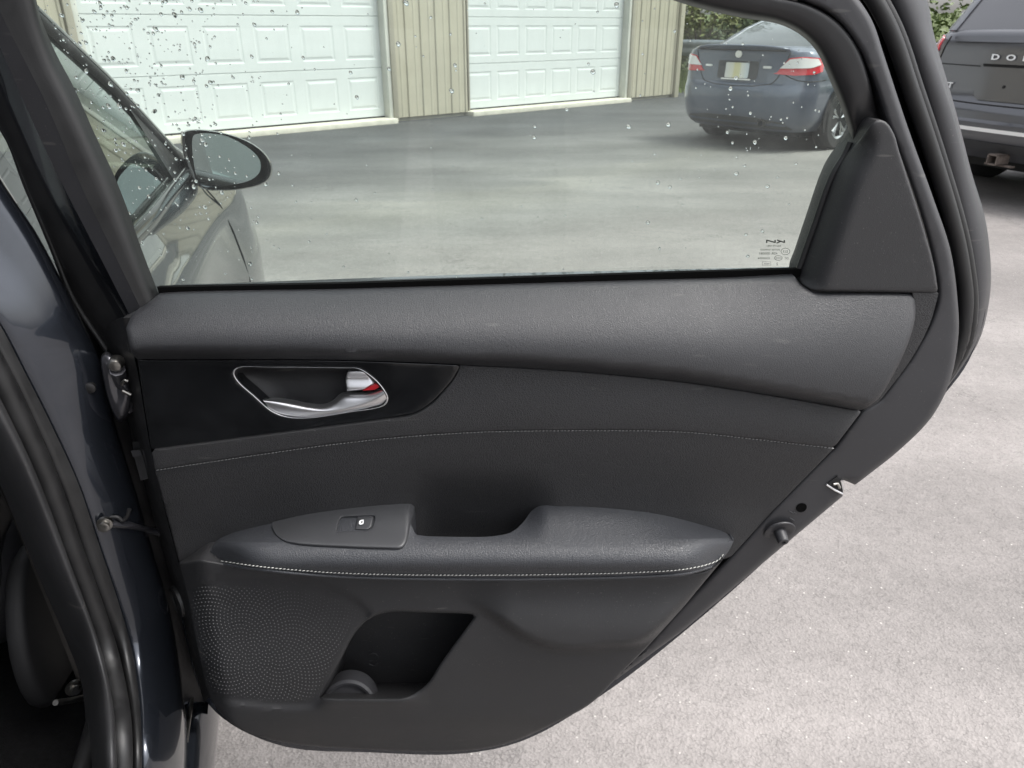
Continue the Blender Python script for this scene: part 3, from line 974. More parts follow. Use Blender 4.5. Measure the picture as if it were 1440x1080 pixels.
class Wrap:
    """car body: horizontal outlines stacked in z. row = (z, half width, y rear, y front, rear corner radius, front corner radius, rear bow)"""
    def __init__(self, rows):
        self.rows = np.array(rows, float)
    def row(self, z):
        Rw = self.rows
        return [np.interp(z, Rw[:, 0], Rw[:, k]) for k in range(1, 7)]
    def outline(self, z, n=14):
        w, yr, yf, rr, rf, bow = self.row(z)
        P = []
        # start front centre -> right side -> rear -> left side
        def rearb(x):
            return bow * (x / w) ** 2
        for i in range(n):                       # front edge, right half
            x = (w - rf) * i / n
            P.append((x, yf - .25 * (x / w) ** 2))
        cy = yf - .25 * ((w - rf) / w) ** 2 - rf
        for i in range(n):
            a = math.pi / 2 * (1 - i / n)
            P.append((w - rf + rf * math.cos(a), cy + rf * math.sin(a)))
        ry = yr + rearb(w - rr) + rr
        for i in range(n * 2):
            P.append((w, cy + (ry - cy) * i / (n * 2)))
        for i in range(n):
            a = -math.pi / 2 * i / n
            P.append((w - rr + rr * math.cos(a), ry + rr * math.sin(a)))
        for i in range(n + 1):
            x = (w - rr) * (1 - i / n)
            P.append((x, yr + rearb(x)))
        L = [(-x, y) for x, y in reversed(P[1:-1])]
        return P + L
    def mesh(self, zs, name, mat, parent, cap=True):
        V = []; F = []
        loops = [self.outline(z) for z in zs]
        n = len(loops[0])
        for z, lp in zip(zs, loops):
            V += [(x, y, z) for x, y in lp]
        for j in range(len(zs) - 1):
            for i in range(n):
                k = (i + 1) % n
                F.append((j * n + i, (j + 1) * n + i, (j + 1) * n + k, j * n + k))
        if cap:
            j = len(zs) - 1
            # bridge left and right halves
            for i in range(0, n // 2):
                a, b2 = i, (n - i) % n
                c, d = (i + 1), (n - i - 1) % n
                q = []
                for t in (j * n + a, j * n + b2, j * n + d, j * n + c):
                    if t not in q: q.append(t)
                if len(q) > 2: F.append(tuple(q))
        return mk(name, V, F, mat, parent, True, True, sharp=42)
    def pt(self, x, z, off=.006):
        """point of the rear: x runs across and round the corner (arc length from the middle)"""
        w, yr, yf, rr, rf, bow = self.row(z)
        s = abs(x); sg = 1 if x >= 0 else -1
        flat = w - rr
        if s <= flat:
            px, py, nx, ny = s, yr + bow * (s / w) ** 2, 0, -1
        elif s <= flat + rr * math.pi / 2:
            a = -math.pi / 2 + (s - flat) / rr
            px, py = flat + rr * math.cos(a), yr + bow * (flat / w) ** 2 + rr + rr * math.sin(a)
            nx, ny = math.cos(a), math.sin(a)
        else:
            px, py, nx, ny = w, yr + bow * (flat / w) ** 2 + rr + (s - flat - rr * math.pi / 2), 1, 0
        return (sg * (px + nx * off), py + ny * off, z)
    def patch(self, name, poly, mat, parent, off=.008, step=.05, thick=.012, drop=None):
        """surface piece on the rear, outline in (x, z)"""
        P = np.array(poly, float)
        P = resample(list(P) + [P[0]], max(16, int(60)))[:-1]
        lo, hi = P.min(0), P.max(0)
        gx, gy = np.meshgrid(np.arange(lo[0] + step * .5, hi[0], step), np.arange(lo[1] + step * .5, hi[1], step))
        G = np.stack([gx.ravel(), gy.ravel()], 1)
        if len(G):
            G = G[inside(P, G)]
        if len(G):
            G = G[dist(P, G) > step * .3]
        allp = np.concatenate([P, G]) if len(G) else P
        n = len(P)
        res = delaunay_2d_cdt([Vector((float(a), float(b2))) for a, b2 in allp], [(i, (i + 1) % n) for i in range(n)], [], 0, 1e-5)
        vv = np.array([(q.x, q.y) for q in res[0]])
        tri = [t for t in res[2]]
        k = inside(P, np.array([vv[list(t)].mean(0) for t in tri]))
        tri = [t for t, b2 in zip(tri, k) if b2]
        V = [self.pt(a, b2, off) for a, b2 in vv]
        F = [tuple(t) for t in tri]
        b0 = len(V)
        V += [self.pt(a, b2, off) for a, b2 in P] + [self.pt(a, b2, off - thick) for a, b2 in P]
        F += [(b0 + i, b0 + (i + 1) % n, b0 + n + (i + 1) % n, b0 + n + i) for i in range(n)]
        return mk(name, V, F, mat, parent, True, True, sharp=50)

def rrect(x0, x1, z0, z1, r=.02, n=4):
    out = []
    for cx, cz, a0 in ((x1 - r, z1 - r, 0), (x0 + r, z1 - r, 90), (x0 + r, z0 + r, 180), (x1 - r, z0 + r, 270)):
        for i in range(n + 1):
            a = R(a0 + 90 * i / n)
            out.append((cx + r * math.cos(a), cz + r * math.sin(a)))
    return out

def wheel(parent, x, y, rad, width, side):
    V = []; F = []
    prof = [(-width / 2, rad * .66), (-width / 2, rad * .92), (-width * .36, rad), (width * .36, rad), (width / 2, rad * .93), (width / 2, rad * .66), (width * .3, rad * .62)]
    n = 28
    for k in range(n):
        a = 2 * math.pi * k / n
        V += [(x + side * d, y + r * math.cos(a), rad + r * math.sin(a)) for d, r in prof]
    m = len(prof)
    for k in range(n):
        for j in range(m - 1):
            F.append((k * m + j, k * m + j + 1, ((k + 1) % n) * m + j + 1, ((k + 1) % n) * m + j))
    ty = mk('wheel', V, F, M['tyre'], parent, True, True, sharp=50)
    V = []; F = []
    for (r0, r1, d0, d1) in ((rad * .66, rad * .58, width * .47, width * .42), (rad * .58, rad * .57, width * .42, .0)):
        b0 = len(V)
        for k in range(n):
            a = 2 * math.pi * k / n
            V += [(x + side * d0, y + r0 * math.cos(a), rad + r0 * math.sin(a)), (x + side * d1, y + r1 * math.cos(a), rad + r1 * math.sin(a))]
        F += [(b0 + 2 * k, b0 + 2 * k + 1, b0 + 2 * ((k + 1) % n) + 1, b0 + 2 * ((k + 1) % n)) for k in range(n)]
    for k in range(5):
        a = 2 * math.pi * k / 5 + .3
        for da in (-.16, .16):
            p = [np.array((x + side * width * (.40 - .08 * t), y + rad * r * math.cos(a + da * (r / .5)), rad + rad * r * math.sin(a + da * (r / .5)))) for t, r in ((0, .6), (.5, .35), (1, .1))]
            tube_geo(p, [rad * .075, rad * .06, rad * .07], 6, V, F, flat=.8)
    b0 = len(V)
    for k in range(12):
        a = 2 * math.pi * k / 12
        V.append((x + side * width * .4, y + rad * .15 * math.cos(a), rad + rad * .15 * math.sin(a)))
    F.append(tuple(range(b0, b0 + 12)))
    mk('rim', V, F, M['alloy'], ty, True, sharp=40)
    V = [(x + side * width * .05, y + rad * .6 * math.cos(2 * math.pi * k / n), rad + rad * .6 * math.sin(2 * math.pi * k / n)) for k in range(n)]
    mk('brake_disc', V, [tuple(range(n))], M['greytrim'], ty, False)

def letters(string, wrap, x0, z0, size, mat, parent, name, stretch=1.0, off=.012):
    V, F = text_geo(string, bold=.03)
    b = len(V)
    VV = [wrap.pt(x0 + v[0] * size * stretch, z0 + v[1] * size, off) for v in V]
    VV += [wrap.pt(x0 + v[0] * size * stretch, z0 + v[1] * size, off - .008) for v in V]
    return mk(name, VV, [tuple(f) for f in F] + [], mat, parent, False, True)

# ------------------------------------------------------------------ blue coupe
cp = root('coupe', (2.28, 8.45, 0), 'blue two-door coupe parked in front of the greenery beyond the garage', 'car', R(-50))
cp.scale = (.90, .90, 1.0)
W1 = Wrap([  # z, w, yr, yf, rr, rf, bow
    (.20, .78, .16, 4.10, .30, .4, .06),
    (.27, .83, .06, 4.22, .34, .4, .07),
    (.34, .855, .02, 4.30, .36, .45, .08),
    (.45, .872, .0, 4.36, .36, .5, .09),
    (.58, .878, .0, 4.38, .36, .5, .09),
    (.635, .876, .025, 4.36, .35, .5, .09),
    (.66, .872, .055, 4.34, .29, .5, .09),
    (.78, .864, .07, 4.2, .27, .5, .09),
    (.90, .845, .07, 3.9, .25, .5, .09),
    (.955, .81, .07, 3.6, .24, .5, .08),
    (.985, .74, .06, 3.4, .30, .5, .07),
    (1.0, .70, .06, 3.3, .28, .5, .07)])
W1.mesh([.20, .24, .27, .3, .34, .39, .45, .52, .58, .61, .635, .648, .66, .72, .78, .84, .90, .93, .955, .97, .985, 1.0], 'body', M['bluepaint'], cp)
G1 = Wrap([(.95, .74, .42, 3.25, .22, .4, .06), (1.0, .73, .50, 3.1, .22, .4, .08), (1.15, .665, .86, 2.75, .22, .35, .1), (1.28, .60, 1.33, 2.45, .24, .35, .1), (1.33, .55, 1.65, 2.25, .2, .3, .1), (1.355, .46, 1.85, 2.1, .1, .12, .05)])
G1.mesh([.95, 1.0, 1.05, 1.1, 1.15, 1.2, 1.25, 1.28], 'window_glass', M['carwin'], cp, cap=False)
G1.mesh([1.28, 1.31, 1.33, 1.345, 1.355], 'roof', M['bluepaint'], cp)
# painted rear pillars on both sides of the back glass
for sg in (-1, 1):
    G1.patch('rear_pillar', [(sg * .60, .99), (sg * 1.25, .99), (sg * .98, 1.15), (sg * .72, 1.29), (sg * .47, 1.29), (sg * .53, 1.15)], M['bluepaint'], cp, .012)
tl = [(.46, .755), (.50, .765), (.62, .90), (.76, .915), (.98, .90), (1.04, .84), (1.03, .78), (.9, .755), (.7, .745)]
for sg in (-1, 1):
    t = W1.patch('tail_light', [(sg * a, b2) for a, b2 in tl], M['tred'], cp, .010)
    c = W1.patch('clear_lens', [(sg * a, b2) for a, b2 in ((.53, .805), (.63, .89), (.76, .905), (.93, .895), (.98, .845), (.86, .815))], M['tclear'], t, .016)
rec = W1.patch('plate_recess', rrect(-.27, .27, .69, .865, .025), M['greytrim'], cp, .004)
W1.patch('licence_plate', rrect(-.155, .155, .70, .845, .01), M['plate'], cp, .014)
W1.patch('plate_light_bar', rrect(-.29, .29, .862, .885, .01), M['bluepaint'], cp, .022)
W1.patch('lower_plate_edge', rrect(-.20, .20, .682, .695, .004), M['tclear'], cp, .016)
W1.patch('emblem', [(.045 * math.cos(k * .5236), .925 + .035 * math.sin(k * .5236)) for k in range(12)], M['chrome'], cp, .014)
W1.patch('badge', rrect(.33, .43, .80, .822, .006), M['chrome'], cp, .012)
W1.patch('badge', rrect(-.46, -.36, .80, .818, .006), M['chrome'], cp, .012)
sp_ = [W1.pt(x, .985, .012) for x in np.linspace(-.62, .62, 15)]
V = []; F = []
tube_geo([(p[0], p[1] - .02, p[2] + .018 - .03 * (p[0] / .62) ** 4) for p in sp_], .02, 6, V, F, flat=.7)
mk('trunk_lip', V, F, M['bluepaint'], cp, True, True)
V = []; F = []
tube_geo([(p[0], p[1] + .005, .963) for p in sp_], .006, 5, V, F)
mk('trunk_gap', V, F, M['black'], cp, True, True)
W1.patch('bumper_underside', [(-.74, .225), (.74, .225), (.66, .30), (.34, .335), (-.34, .335), (-.66, .30)], M['greytrim'], cp, .006)
V = []; F = []
tube_geo([(.42, .02, .285), (.42, .3, .285)], [.035, .035], 10, V, F, cap=False)
mk('exhaust_pipe', V, F, M['steel'], cp, True, True)
for sg in (-1, 1):
    V = [(sg * .884, .92 + .36 * math.cos(2 * math.pi * k / 28), .33 + .36 * math.sin(2 * math.pi * k / 28)) for k in range(28)]
    V = [(x, y, max(z, .19)) for x, y, z in V]
    mk('wheel_arch', V, [tuple(range(28))], M['black'], cp, False, True)
    wheel(cp, sg * .80, .92, .31, .20, sg)
    wheel(cp, sg * .80, 3.55, .31, .20, sg)
box('underbody', (0, 2.1, .2), (1.4, 3.4, .12), M['black'], cp, local=True)
# thin shut lines of the boot lid and bumper
def shutline(wrap, pts, parent, r=.005):
    V = []; F = []
    tube_geo([wrap.pt(a, b2, .001) for a, b2 in smooth(pts, 4)], r, 5, V, F)
    mk('shut_line', V, F, M['black'], parent, True, True)
shutline(W1, [(-.62, .95), (-.56, .80), (-.50, .70), (-.44, .655), (.44, .655), (.50, .70), (.56, .80), (.62, .95)], cp)
shutline(W1, [(.60, .745), (.75, .70), (.93, .69), (1.15, .70)], cp)

# ------------------------------------------------------------------ dark sport utility vehicle
SUVH = R(67)
sv = root('sport_utility_vehicle', (3.50, 5.63, 0), 'dark grey sport utility vehicle with tow hitch cut off at the photo edge', 'car', -SUVH)
W2 = Wrap([
    (.30, .84, .10, 4.5, .22, .4, .05),
    (.37, .90, .02, 4.6, .24, .4, .05),
    (.44, .935, -.04, 4.7, .25, .4, .05),
    (.50, .95, -.05, 4.75, .26, .45, .06),
    (.555, .955, -.05, 4.78, .26, .5, .06),
    (.575, .958, -.02, 4.78, .26, .5, .06),
    (.66, .96, .0, 4.75, .26, .5, .06),
    (.70, .96, .035, 4.7, .26, .5, .06),
    (.95, .955, .05, 4.5, .26, .5, .06),
    (1.05, .94, .055, 4.3, .26, .5, .06),
    (1.13, .90, .075, 4.0, .26, .5, .06),
    (1.17, .86, .12, 3.8, .26, .5, .06)])
W2.mesh([.30, .33, .37, .4, .44, .47, .5, .53, .555, .562, .568, .575, .62, .66, .68, .7, .78, .86, .95, 1.0, 1.05, 1.09, 1.13, 1.15, 1.17], 'body', M['greypaint'], sv)
G2 = Wrap([(1.13, .88, .10, 3.9, .20, .4, .05), (1.17, .865, .12, 3.75, .2, .4, .05), (1.4, .80, .26, 3.2, .2, .4, .05), (1.62, .73, .42, 2.8, .18, .4, .05), (1.72, .66, .5, 2.6, .15, .3, .05), (1.76, .5, .62, 2.4, .1, .2, .03)])
G2.mesh([1.13, 1.17, 1.25, 1.33, 1.4, 1.48, 1.55, 1.62], 'window_glass', M['suvwin'], sv, cap=False)
G2.mesh([1.62, 1.67, 1.72, 1.75, 1.76], 'roof', M['greypaint'], sv)
for sg in (-1, 1):
    G2.patch('rear_pillar', [(sg * .70, 1.16), (sg * 1.12, 1.16), (sg * 1.0, 1.4), (sg * .90, 1.66), (sg * .58, 1.66), (sg * .64, 1.4)], M['greypaint'], sv, .012)
    t = W2.patch('tail_light', [(sg * .79, 1.02), (sg * .80, 1.115), (sg * .9, 1.13), (sg * 1.2, 1.11), (sg * 1.2, 1.0), (sg * .95, .97)], M['tred'], sv, .012)
W2.patch('liftgate_ledge', rrect(-.66, .66, 1.085, 1.125, .012), M['greypaint'], sv, .018)
hb = W2.patch('handle_bar', rrect(-.36, .36, .945, 1.035, .03), M['greypaint'], sv, .03)
W2.patch('grip_gap', rrect(-.345, .345, .925, .946, .006), M['black'], sv, .012)
pr = W2.patch('plate_recess', rrect(-.36, .36, .70, .93, .06), M['alloyd'] if 'alloyd' in M else M['greypaint'], sv, .009)
for k in (-.09, .09):
    W2.patch('plate_screw', [(k - .04 + .011 * math.cos(q * .785), .80 + .011 * math.sin(q * .785)) for q in range(8)], M['black'], sv, .014)
for ch, x in zip('DODGE', (-.24, -.12, .0, .12, .24)):
    letters(ch, W2, x, .974, .050, M['white'], sv, 'badge_letter', 1.8, .040)
letters('SXT', W2, -.62, .765, .055, M['white'], sv, 'trim_badge', 1.3)
W2.patch('chrome_strip', rrect(-1.1, 1.1, .50, .525, .01), M['tclear'], sv, .012)
W2.patch('bumper_lower', rrect(-1.05, 1.05, .36, .43, .02), M['greytrim'], sv, .008)
shutline(W2, [(-.78, .69), (-.3, .675), (.3, .675), (.78, .69)], sv, .006)
shutline(W2, [(-.8, .69), (-.78, .85), (-.74, 1.0), (-.71, 1.12)], sv)
shutline(W2, [(.8, .69), (.78, .85), (.74, 1.0), (.71, 1.12)], sv)
shutline(W2, [(-.76, .93), (-.37, .925)], sv, .004)
V = []; F = []
for c, s in (((0, -.02, .365), (.10, .16, .012)), ((0, -.02, .285), (.10, .16, .012)), ((-.044, -.02, .325), (.012, .16, .09)), ((.044, -.02, .325), (.012, .16, .09)), ((0, .02, .272), (.26, .05, .014))):
    box_geo(c, s, V, F)
V = [(x * .8, y * .8, .325 + (z - .325) * .8) for x, y, z in V]
mk('tow_hitch', V, F, M['rust'], sv, False, True)
for sg in (-1, 1):
    V = [(sg * .965, .98 + .42 * math.cos(2 * math.pi * k / 28), max(.30, .38 + .42 * math.sin(2 * math.pi * k / 28))) for k in range(28)]
    mk('wheel_arch', V, [tuple(range(28))], M['black'], sv, False, True)
    wheel(sv, sg * .86, 1.05, .37, .24, sg)
    wheel(sv, sg * .87, 4.0, .37, .24, sg)
box('underbody', (0, 2.55, .27), (1.62, 3.9, .22), M['black'], sv, local=True)

# ================================================================== the parked car with its open rear door
D = 0.72
M['jamb'] = pmat('painted_shade_black', (.004, .004, .005), .4)  # near-black base stands in for the shade in the hinge gap
M['garnish'] = pmat('satin_black_garnish', (.011, .011, .012), .42, grain=[('noise', 1500, .1, .0003)], mottle=(25, .1), rvar=.05)
M['hinge'] = pmat('painted_hinge_steel', (.06, .06, .068), .3, .6, coat=.6)
car = root('parked_car', tuple(O + FW * .2 - RT * .8), 'dark blue-grey sedan in the foreground with its rear door standing open', 'car')

# ------------------------------------------------------------------ door shell
sil = [(118, 446), (150, 490), (172, 540), (192, 640), (215, 720), (240, 800), (262, 900), (285, 978), (320, 1015), (400, 1050), (520, 1058), (650, 1060), (740, 1040), (850, 975), (960, 890), (1090, 776), (1160, 704), (1172, 664), (1226, 655), (1264, 626), (1325, 558), (1357, 517), (1373, 483), (1385, 443), (1387, 407), (1390, 393), (1150, 388), (700, 398), (300, 412)]
door = relief('rear_door', smooth(sil[:-3], 4) + sil[-3:], lambda p: .062 + 0 * p[:, 0], M['paint'], car, step=14, thick=.035, back=True)
door['label'] = 'open rear passenger door seen from its trimmed inner side'

# ------------------------------------------------------------------ curves on the trim (photo pixels)
SILL_T = [(222, 403), (480, 398), (960, 382), (1126, 377)]
SILL_B = [(224, 413), (480, 407), (960, 393), (1119, 389)]
PAD_E = vof([(150, 493), (183, 493), (280, 492), (480, 495), (613, 500), (747, 505), (847, 512), (960, 523), (1093, 544), (1193, 562), (1300, 582)])
UNDER = [(193, 506), (480, 507), (647, 513), (780, 520), (960, 537), (1127, 563), (1212, 578)]
UND = vof([(150, 506)] + UNDER + [(1300, 597)])
SEAM = [(218, 661), (350, 641), (480, 623), (580, 613), (680, 607), (813, 605), (960, 607), (1060, 617), (1173, 630)]
SMV = vof([(150, 672)] + SEAM + [(1260, 643)])
PADTOP = vof([(150, 430), (224, 413), (480, 407), (960, 393), (1100, 391), (1300, 398)])

def pad_depth(p):
    u, v = p[:, 0], p[:, 1]
    vt, ve, vb = PADTOP(u), PAD_E(u), UND(u)
    t = np.clip((v - vt) / (ve - vt), 0, 1)
    d0 = .020 - .015 * sstep(u, 980, 1260)
    d = d0 - (d0 + .032) * np.sin(t * math.pi / 2) ** .92
    t2 = np.clip((v - ve) / np.maximum(vb - ve, 1), 0, 1)
    return d + .024 * t2 ** 1.3

pad_out = [(224, 413), (480, 407), (960, 393), (1118, 389)] + smooth([(1118, 389), (1127, 401), (1143, 410)], 4)[1:] + [(1200, 411), (1282, 412)] + \
    smooth([(1287, 417), (1287, 447), (1277, 483), (1260, 520), (1235, 561), (1213, 577)], 5) + list(reversed(smooth(UNDER, 6)))[1:] + [(184, 495), (177, 462), (186, 440), (200, 432)]
relief('upper_trim_pad', pad_out, pad_depth, M['pad'], door, step=7, thick=.03, rnd=(7, .004))

# textured end strip beside the pad
relief('trim_end_strip', [(1283, 411.5), (1320, 412)] + smooth([(1318, 420), (1307, 457), (1280, 507), (1237, 564)], 5) + [(1212, 579)] + smooth([(1233, 562), (1258, 520), (1275, 483), (1285, 447), (1285, 418)], 4), lambda p: -.002 + 0 * p[:, 0], M['insert'], door, step=9, thick=.03)

# gloss panel with the handle bowl cut out
BEZ = smooth([(327, 524), (333, 517), (382, 516), (487, 517), (505, 518), (523, 529), (537, 543), (546, 560), (541, 570), (490, 580), (436, 588), (404, 587), (382, 579), (355, 556), (333, 536)], 5, True)
gl_out = smooth(UNDER[:3], 6) + smooth([(647, 514), (637, 533), (623, 550), (607, 567), (587, 580), (573, 585)], 4)[1:] + [(480, 597), (350, 614), (213, 632), (203, 570), (195, 515)]
relief('gloss_black_panel', gl_out, lambda p: -.0095 + 0 * p[:, 0], M['gloss'], door, holes=[BEZ], step=9, thick=.02, rnd=(2.5, .0012), hole_rnd=(2, .001))

# cloth-grain insert between pad and seam
ins = smooth(UNDER[2:], 6) + [(1173, 630)] + list(reversed(smooth(SEAM, 5)))[1:] + [(213, 632), (350, 614), (480, 597)] + list(reversed(smooth([(647, 514), (637, 533), (623, 550), (607, 567), (587, 580), (573, 585)], 4)))[:-1]
ins = smooth(UNDER[2:], 6) + [(1173, 629)] + [tuple(q) for q in reversed(smooth(SEAM, 5))][1:] + [(213, 633), (350, 615), (480, 598)] + [tuple(q) for q in smooth([(573, 586), (587, 581), (607, 568), (623, 551), (637, 534), (647, 515)], 4)]
def ins_depth(p):
    u, v = p[:, 0], p[:, 1]
    t = np.clip((v - UND(u)) / (SMV(u) - UND(u)), 0, 1)
    return -.0045 - .0085 * np.sin(np.clip(t, 0, 1) * math.pi * .62)
relief('trim_insert', ins, ins_depth, M['insert'], door, step=8, thick=.022, rnd=(2.5, .0015))

# main mid panel
mid = [(218, 662)] + [tuple(q) for q in smooth(SEAM, 5)][1:] + [(1085, 720), (1027, 784), (960, 800), (700, 806), (296, 790), (252, 793), (234, 722)]
def mid_depth(p):
    u, v = p[:, 0], p[:, 1]
    t = sstep(v - SMV(u), 0, 110)
    return -.0085 + .0105 * t + .024 * sstep(v, 655, 752) * sstep(u, 555, 625) * (1 - sstep(u, 720, 790))
relief('trim_mid_panel', mid, mid_depth, M['plastic2'] if 'plastic2' in M else M['insert'], door, step=9, thick=.03, rnd=(2.5, .0018))

# seam stitching
def stitches(name, line, depthf, mat, length, rad, gap, base=D, slant=0.0):
    P = resample([tuple(q) for q in smooth(line, 12)], 4000)
    d = np.r_[0, np.cumsum(np.linalg.norm(np.diff(P, axis=0), axis=1))]
    V = []; F = []
    s = 2.0
    rr = random.Random(3)
    while s + length < d[-1]:
        a = np.array([np.interp(q, d, P[:, 0]) for q in (s, s + length / 2, s + length)])
        b = np.array([np.interp(q, d, P[:, 1]) for q in (s, s + length / 2, s + length)]) + np.array((slant, 0, -slant)) + rr.uniform(-.12, .12)
        dd = depthf(np.stack([a, b], 1))
        pth = [at(a[k], b[k], base + dd[k] - (.0002, .0008, .0002)[k]) for k in range(3)]
        tube_geo(pth, [rad * .8, rad, rad * .8], 6, V, F)
        s += length + gap
    return mk(name, V, F, mat, door, True, kind='stuff')
stitches('seam_stitching', [(u, v + .6) for u, v in SEAM], lambda p: -.0088 + 0 * p[:, 0], M['gthread'], 3.4, .0005, 1.7, slant=.25)

# ------------------------------------------------------------------ armrest
ZARM = .692
def yh(u, v, z):
    y = (540.0 - v) / FPX
    ry = CP + SP * y
    rz = -SP + CP * y
    return ry * (H - z) / (-rz)
def smax(a, b, k):
    h = np.clip(.5 + .5 * (a - b) / k, 0, 1)
    return b * (1 - h) + a * h + k * h * (1 - h)
ARM_V = vof([(290, 778), (301, 762), (320, 750), (383, 733), (437, 722), (503, 713), (570, 708), (700, 708), (757, 710), (800, 709), (860, 712), (930, 721), (985, 735), (1018, 746), (1034, 757)])
def arm_depth(p, lift=0.0):
    u, v = p[:, 0], p[:, 1]
    vb = ARM_V(u)
    yy = (540.0 - vb) / FPX
    zb = H - (D + .006) * (SP - CP * yy) / (CP + SP * yy)
    g = sstep(u, 572, 592) * (1 - sstep(u, 735, 770))
    zb = zb * (1 - g) + ZARM * g
    z = zb + (ZARM - zb) * sstep(v, vb, np.maximum(768, vb + 12))
    y = yh(u, v, z + lift)
    f = .655 + .05 * sstep(u, 930, 1040) ** 2 + .05 * (1 - sstep(u, 285, 400)) ** 2     # front face
    y = smax(y, f, .028)
    y = np.minimum(y, D + .012)
    t = sstep(v, 792, 818)
    return y - D + .010 * t
arm_out = smooth([(295, 786), (295, 775), (301, 762), (320, 750), (383, 733)], 5) + smooth([(383, 733), (437, 722), (503, 713), (570, 708)], 4)[1:] + [(584, 711), (578, 737), (584, 752)] + \
    smooth([(600, 754), (650, 755), (693, 754), (720, 748), (737, 733), (748, 718), (760, 711), (800, 709), (860, 712), (930, 721), (985, 735), (1018, 745), (1032, 755), (1028, 769), (1018, 784), (1003, 799)], 4) + \
    smooth([(1003, 799), (960, 810), (847, 815), (680, 817), (480, 813), (367, 803), (295, 788)], 5)[1:-1]
arm = relief('armrest', arm_out, arm_depth, M['arm'], door, step=6, thick=.06, skirt=lambda q: (0, .002, -.04) if q[1] < 757 and q[0] < 1026 else (0, .05, 0), rnd=(4, .003), rw=lambda p: sstep(p[:, 1], 772, 790))
stitches('armrest_stitching', [(297, 787), (367, 797), (480, 806), (647, 809), (780, 808), (900, 805), (960, 801), (998, 793), (1012, 786), (1019, 777)], lambda p: arm_depth(p) - .0006, M['thread'], 4.3, .0006, 1.2, slant=.5)
tube('armrest_piping', [at(u, v, D + float(arm_depth(np.array([[u, v]]))[0]) - .0005) for u, v in ((297, 790), (367, 801), (480, 811), (647, 814.5), (780, 814), (900, 811), (960, 807), (1000, 797))], .0016, M['arm'], door)

# switch bezel
SWH = [(473, 748), (474, 741), (478, 728), (482, 726.5), (526, 724.5), (528, 727), (524, 741), (518, 746.5)]
bz = smooth([(383, 734), (437, 722), (503, 713), (568, 708)], 5) + smooth([(577, 708), (583, 711), (581, 722), (577, 737), (572, 763), (565, 772)], 3)[1:] + smooth([(560, 772.5), (487, 770), (405, 763), (390, 754), (383, 742)], 4)
def bz_depth(p):
    return np.maximum(arm_depth(p), -.058) - .004
relief('switch_panel', bz, bz_depth, M['switch'], door, holes=[SWH], step=6, thick=.012, skirt=lambda q: (0, .001, -.011), rnd=(5, .004), hole_rnd=(1.5, .0012), rw=lambda p: sstep(p[:, 1] - .12 * (583 - p[:, 0]), 722, 742))
relief('window_switch', [(499, 744.5), (503, 728.5), (525, 726.5), (522, 741), (517, 745)], lambda p: bz_depth(p) + .002 - .0015 * sstep(p[:, 1], 744, 728), M['switch'], door, step=3, thick=.01, rnd=(2, .0012))
relief('switch_well', [(470, 750), (475, 724), (531, 722), (522, 750)], lambda p: bz_depth(p) + .010, M['gloss'], door, step=5, thick=.004)
ic = [(504.5, 736.5), (505.5, 732.5), (508, 731.3), (511.5, 731), (511, 736.5), (507, 738)]
relief('switch_symbol', ic, lambda p: bz_depth(p) - .0004, M['white'], door, holes=[[(507.5, 736), (508, 732.8), (510, 732.6), (509.7, 735.8)]], step=1.2, thick=.0004)

# ------------------------------------------------------------------ lower panel with speaker grille and map pocket
POCK = smooth([(450, 981), (453, 976), (478, 930), (501, 888), (520, 870), (546, 861), (600, 861.5), (660, 863)], 5)[:-1] + smooth([(664, 864), (667, 867), (660, 877), (621, 931), (602, 960), (584, 974), (566, 981), (540, 982.5)], 5)
BOL = smooth([(648, 838), (661, 846), (700, 870), (735, 894), (765, 907), (800, 913), (860, 909), (897, 905), (913, 896), (960, 848), (1015, 786), (1020, 760), (640, 760)], 3, True)
SPK = smooth([(265, 828), (420, 812), (520, 862), (505, 884), (478, 932), (450, 984), (440, 992), (400, 995), (352, 990), (292, 977), (281, 920)], 3, True)
low_out = [(252, 793), (283, 786.5), (297, 789)] + smooth([(297, 789), (367, 801), (480, 810), (680, 815), (847, 813), (960, 808), (1000, 799), (1018, 785)], 4)[1:] + [(960, 855), (907, 913), (871, 949)] + \
    smooth([(863, 958), (830, 990), (780, 1017), (730, 1040), (680, 1053), (613, 1057), (480, 1052), (400, 1044), (350, 1030), (315, 1008), (294, 978), (280, 920), (263, 834)], 5)
def low_depth(p):
    u, v = p[:, 0], p[:, 1]
    d = -.034 - .012 * sstep(v, 800, 960)
    d = d + .018 * sstep(v, 985, 1058) ** 2
    d = d - .016 * sstep(u, 640, 720) * sstep(sdf(BOL, p), -6, 5) * (.35 + .65 * sstep(v, 818, 895))
    d = d + .004 * sstep(sdf(SPK, p), -4, 4)
    # the front edge curves back to the door shell
    e = 252 + (v - 792) * .19
    d = d + .03 * (1 - sstep(u - e, -4, 46)) ** 2
    # swells round the lower lip of the pocket
    d = d - .006 * np.exp(-((v - 985) / 11.0) ** 2) * sstep(u, 438, 470) * (1 - sstep(u, 560, 610))
    return d
relief('lower_trim_panel', low_out, low_depth, M['plastic'], door, holes=[POCK], step=6, thick=.055, rnd=(3.5, .003), hole_rnd=(5, .004),
       skirt=lambda q: (.045 * float(sstep(np.array(q[0] + .75 * (q[1] - 864)), 640, 668)), .075, -.055 * float(sstep(np.array(q[1]), 900, 975))) if 440 < q[0] < 672 and 855 < q[1] < 986 else (0, .055, 0))
# back wall of the pocket
relief('pocket_back_wall', [(430, 1010), (470, 925), (500, 840), (690, 845), (640, 935), (590, 1010)], lambda p: .028 + 0 * p[:, 0], M['plastic'], door, step=20, thick=.01)
